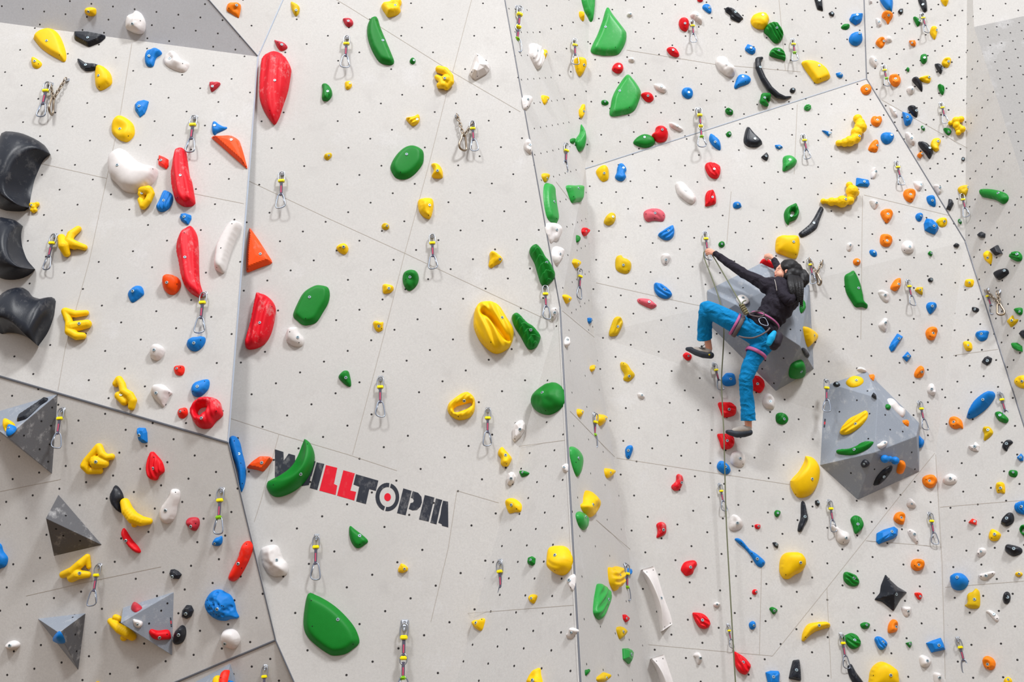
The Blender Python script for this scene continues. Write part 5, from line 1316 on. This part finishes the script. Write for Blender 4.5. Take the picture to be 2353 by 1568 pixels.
flat_hem(trou, PT(1619, 778.5, .205) - ORG, PT(1619.5, 778, .20) - PT(1617.5, 758, .25), .16)
flat_hem(trou, PT(1719.5, 966.5, .19) - ORG, PT(1719.5, 966, .19) - PT(1718, 935, .23), .16)
so_ = trou.modifiers.new('t', 'SOLIDIFY'); so_.thickness = .004; so_.offset = -1
def wrinkle(o, amp, fr, dirv):
    dirv = dirv.normalized()
    for v in o.data.vertices:
        p = v.co; a = noise.noise(Vector((p.x * fr, p.y * fr, p.z * fr)) + dirv * (p.dot(dirv) * fr * 1.6)); v.co = p + v.normal * (amp * (1 - abs(a) * 2.6))
wrinkle(trou, .005, 9, Vector((.4, 0, 1))); wrinkle(hood, .0055, 11, Vector((1, 0, .6)))
def band(name, c, axis, r, w, mat, parent, ry=1.0):
    a = axis.normalized(); u = a.orthogonal().normalized(); v = a.cross(u); vs, fs = [], []; N = 36
    for i in range(N):
        t = 2 * math.pi * i / N; d = u * math.cos(t) + v * math.sin(t) * ry
        for rr, z in ((r - .003, -w / 2), (r + .004, -w / 2 + .003), (r + .006, 0), (r + .004, w / 2 - .003), (r - .003, w / 2)): vs.append(c - ORG + d * rr + a * z)
    for i in range(N):
        j = (i + 1) % N
        for k in range(5): k2 = (k + 1) % 5; fs.append((i * 5 + k, i * 5 + k2, j * 5 + k2, j * 5 + k))
    o = link(name, mesh_from(vs, fs), [mat]); o.parent = parent; return o
th = PT(1720, 757, .41) - PT(1650, 722, .42)
harness = band('harness', PT(1757, 738, .44), PT(1790, 688, .46) - PT(1748, 758, .42), .132, .042, M_hdark, person)
band('belt_stripe', PT(1757.5, 737, .44), PT(1790, 688, .46) - PT(1748, 758, .42), .136, .020, M_pink, harness)
band('leg_loop', PT(1697, 750, .42), th, .101, .038, M_hgrey, harness); band('leg_loop', PT(1689, 745.5, .42), th, .099, .026, M_pink, harness)
rt = PT(1722, 845, .34) - PT(1752, 790, .38); band('leg_loop', PT(1737, 812, .36), rt, .094, .034, M_pink, harness)
def ptube(name, s, r, mat, parent, n=24, closed=False, org=None):
    org = ORG if org is None else org
    P = [PT(*[float(v) for v in q.split(',')]) - org for q in s.split()]
    P = cat_closed([p for p in P], n) if closed else cat_open(P, n)
    o = link(name, mesh_from(*tube(P, r, 8, closed)), [mat]); o.parent = parent; return o
ptube('gear_strap', '1698,773,.50 1710,776,.53 1728,777,.555 1745,772,.57 1762,762,.575 1769,754,.57', .008, M_hgrey, harness)
ptube('gear_carabiner', '1744,733,.575 1748,744,.585 1762,749,.585 1765,745,.58 1757,731,.575', .0035, M_alu, harness, 20, True)
ptube('gear_loop', '1722,722,.52 1735,727,.56 1752,727,.58 1755,719,.57 1740,716,.55', .006, M_hgrey, harness, 20, True)
bag = blob('chalk_bag', ch('1782,788,.57,.050 1788,774,.565,.046 1778,796,.56,.040'), .007, M_hdark, person, 3); flap = blob('bag_flap', ch('1779,765,.625,.022 1772,777,.63,.034 1767,789,.625,.026'), .006, M_flap, bag, 3)
fuse([bag, flap])
for p in (person,): REC.append(dict(o=p, px=(1745, 740), kind='fixed', short='climber', dim=300))

# ------------------------------------------------------------------ her rope
rope_o = PT(1625, 592, .05); rope = empty('climbing_rope', rope_o); tag(rope, 'olive green climbing rope running from the climber down past the bottom edge', 'rope')
ptube('strand', '1622,574,.09 1618,578,.085 1617,586,.08 1620,598,.085 1640,650,.16 1656,700,.24 1663,750,.25 1662,800,.19 1658,870,.13 1660,930,.13 1663,990,.17 1665,1060,.15 1669,1200,.12 1680,1400,.12 1690,1568,.12 1700,1700,.12', .0056, M_rope, rope, 120, org=rope_o)
ptube('strand', '1622,574,.09 1630,578,.10 1639,590,.115 1660,625,.20 1685,668,.36 1705,703,.52', .0056, M_rope, rope, 50, org=rope_o)
kn = empty('knot', Vector((0, 0, 0))); bpy.data.objects.remove(kn)
P0, P1 = PT(1703, 700, .52), PT(1716, 722, .55); ax = (P1 - P0).normalized(); u = ax.orthogonal().normalized(); v = ax.cross(u); pts = []
for i in range(61):
    f = i / 60; t = f * 2 * math.pi * 5; rr = .017 + .004 * math.sin(f * math.pi); pts.append(P0.lerp(P1, f) + (u * math.cos(t) + v * math.sin(t)) * rr - rope_o)
k = link('knot', mesh_from(*tube(pts, .0062, 8)), [M_knot]); k.parent = rope
ptube('rope_end', '1707,703,.53 1706,696,.54 1710,692,.54 1714,691,.535', .0056, M_rope, rope, 14, org=rope_o)
REC.append(dict(o=rope, px=(1668, 1000), kind='fixed', short='climbing rope', dim=400))
# ------------------------------------------------------------------ labels that single each thing out
TEX = {'d': 'smooth', 'D': 'bulging', 'n': 'lumpy', 'f': 'flat', 'p': 'sharp edged', 'x': 'faceted', 'r': 'ribbed', 'o': 'ring shaped', 'c': 'dished', 'b': 'bubbly', 'T': 'twisted', 'L': 'crescent', 's': 'scaly', 'k': 'pointed star', 'q': 'pitted'}
def size(d): return 'tiny' if d < 17 else 'small' if d < 30 else 'medium' if d < 50 else 'large' if d < 95 else 'huge'
def reg(fid): return 'on the ' + FREG[fid] if fid < 100 else 'on the grey volume ' + ['at left edge', 'second at left', 'with blue hold', 'lower left', 'at bottom edge', 'behind the climber', 'right of climber'][fid - 100]
for (lab, e), pxy in zip(VOLS, [(70, 980), (165, 1215), (155, 1465), (350, 1430), (500, 1550), (1750, 740), (2000, 990)]):
    REC.append(dict(o=e, px=pxy, kind='vol', short='grey volume', dim=150))
def desc(r):
    if r['kind'] == 'hold':
        s = [size(r['dim']), TEX[r['st']]]
        if r['asp'] > 2.0 and r['st'] not in 'L': s.append('long')
        elif r['asp'] < 1.18 and r['st'] in 'dDnfc': s.append('round')
        return ' '.join(s + [r['col'], 'hold' if r['dim'] >= 30 else 'foothold'])
    if r['kind'] == 'qd': return {'s': 'quickdraw', 'g': 'quickdraw with green clip', 'D': 'long double quickdraw'}[r['mode']]
    return r['short']
def short(r):
    if r['kind'] == 'hold': return ('%s %s %s' % (size(r['dim']), r['col'], 'hold'))
    if r['kind'] == 'qd': return 'quickdraw'
    return r['short']
def rel(a, b):
    dx, dy = a[0] - b[0], a[1] - b[1]; ang = math.degrees(math.atan2(-dy, dx)) % 360
    return ['right of', 'above and right of', 'above', 'above and left of', 'left of', 'below and left of', 'below', 'below and right of'][int((ang + 22.5) // 45) % 8]
used = set()
GRP = {'qd': 'quickdraws hanging on the wall'}
for r in sorted([q for q in REC if q['kind'] in ('hold', 'qd')], key=lambda q: -q['dim']):
    cands = []
    for b in REC:
        if b is r: continue
        d = math.hypot(r['px'][0] - b['px'][0], r['px'][1] - b['px'][1])
        if not (5 < b['px'][0] < W - 5 and 5 < b['px'][1] < H - 5) or d > 420: continue
        # a neighbour is a poor landmark when others near it read the same
        same = sum(1 for c in REC if c is not b and c is not r and short(c) == short(b) and math.hypot(c['px'][0] - r['px'][0], c['px'][1] - r['px'][1]) < d * 1.25)
        cands.append((d * (1 + .8 * same) * (0.8 if b['dim'] > 60 else 1.0), b['px'], b))
    cands.sort(key=lambda c: (c[0], c[1]))
    done = None
    for _, _, b in cands[:25]:
        w = '%s %s the %s %s' % (desc(r), rel(r['px'], b['px']), short(b), reg(r['fid']))
        if len(w.split()) > 16: w = '%s %s the %s %s' % (desc(r), rel(r['px'], b['px']).split(' and ')[0].replace('above', 'above').strip(), short(b), reg(r['fid'])) if ' and ' in w else w
        if len(w.split()) > 16: w = ' '.join(w.split()[:16]) if False else '%s %s the %s' % (desc(r), rel(r['px'], b['px']), short(b))
        if w not in used: done = w; break
    used.add(done); tag(r['o'], done, ('climbing hold' if r['dim'] >= 30 else 'foothold') if r['kind'] == 'hold' else 'quickdraw', GRP['qd'] if r['kind'] == 'qd' else r['col'] + (' climbing holds' if r['dim'] >= 30 else ' footholds'))
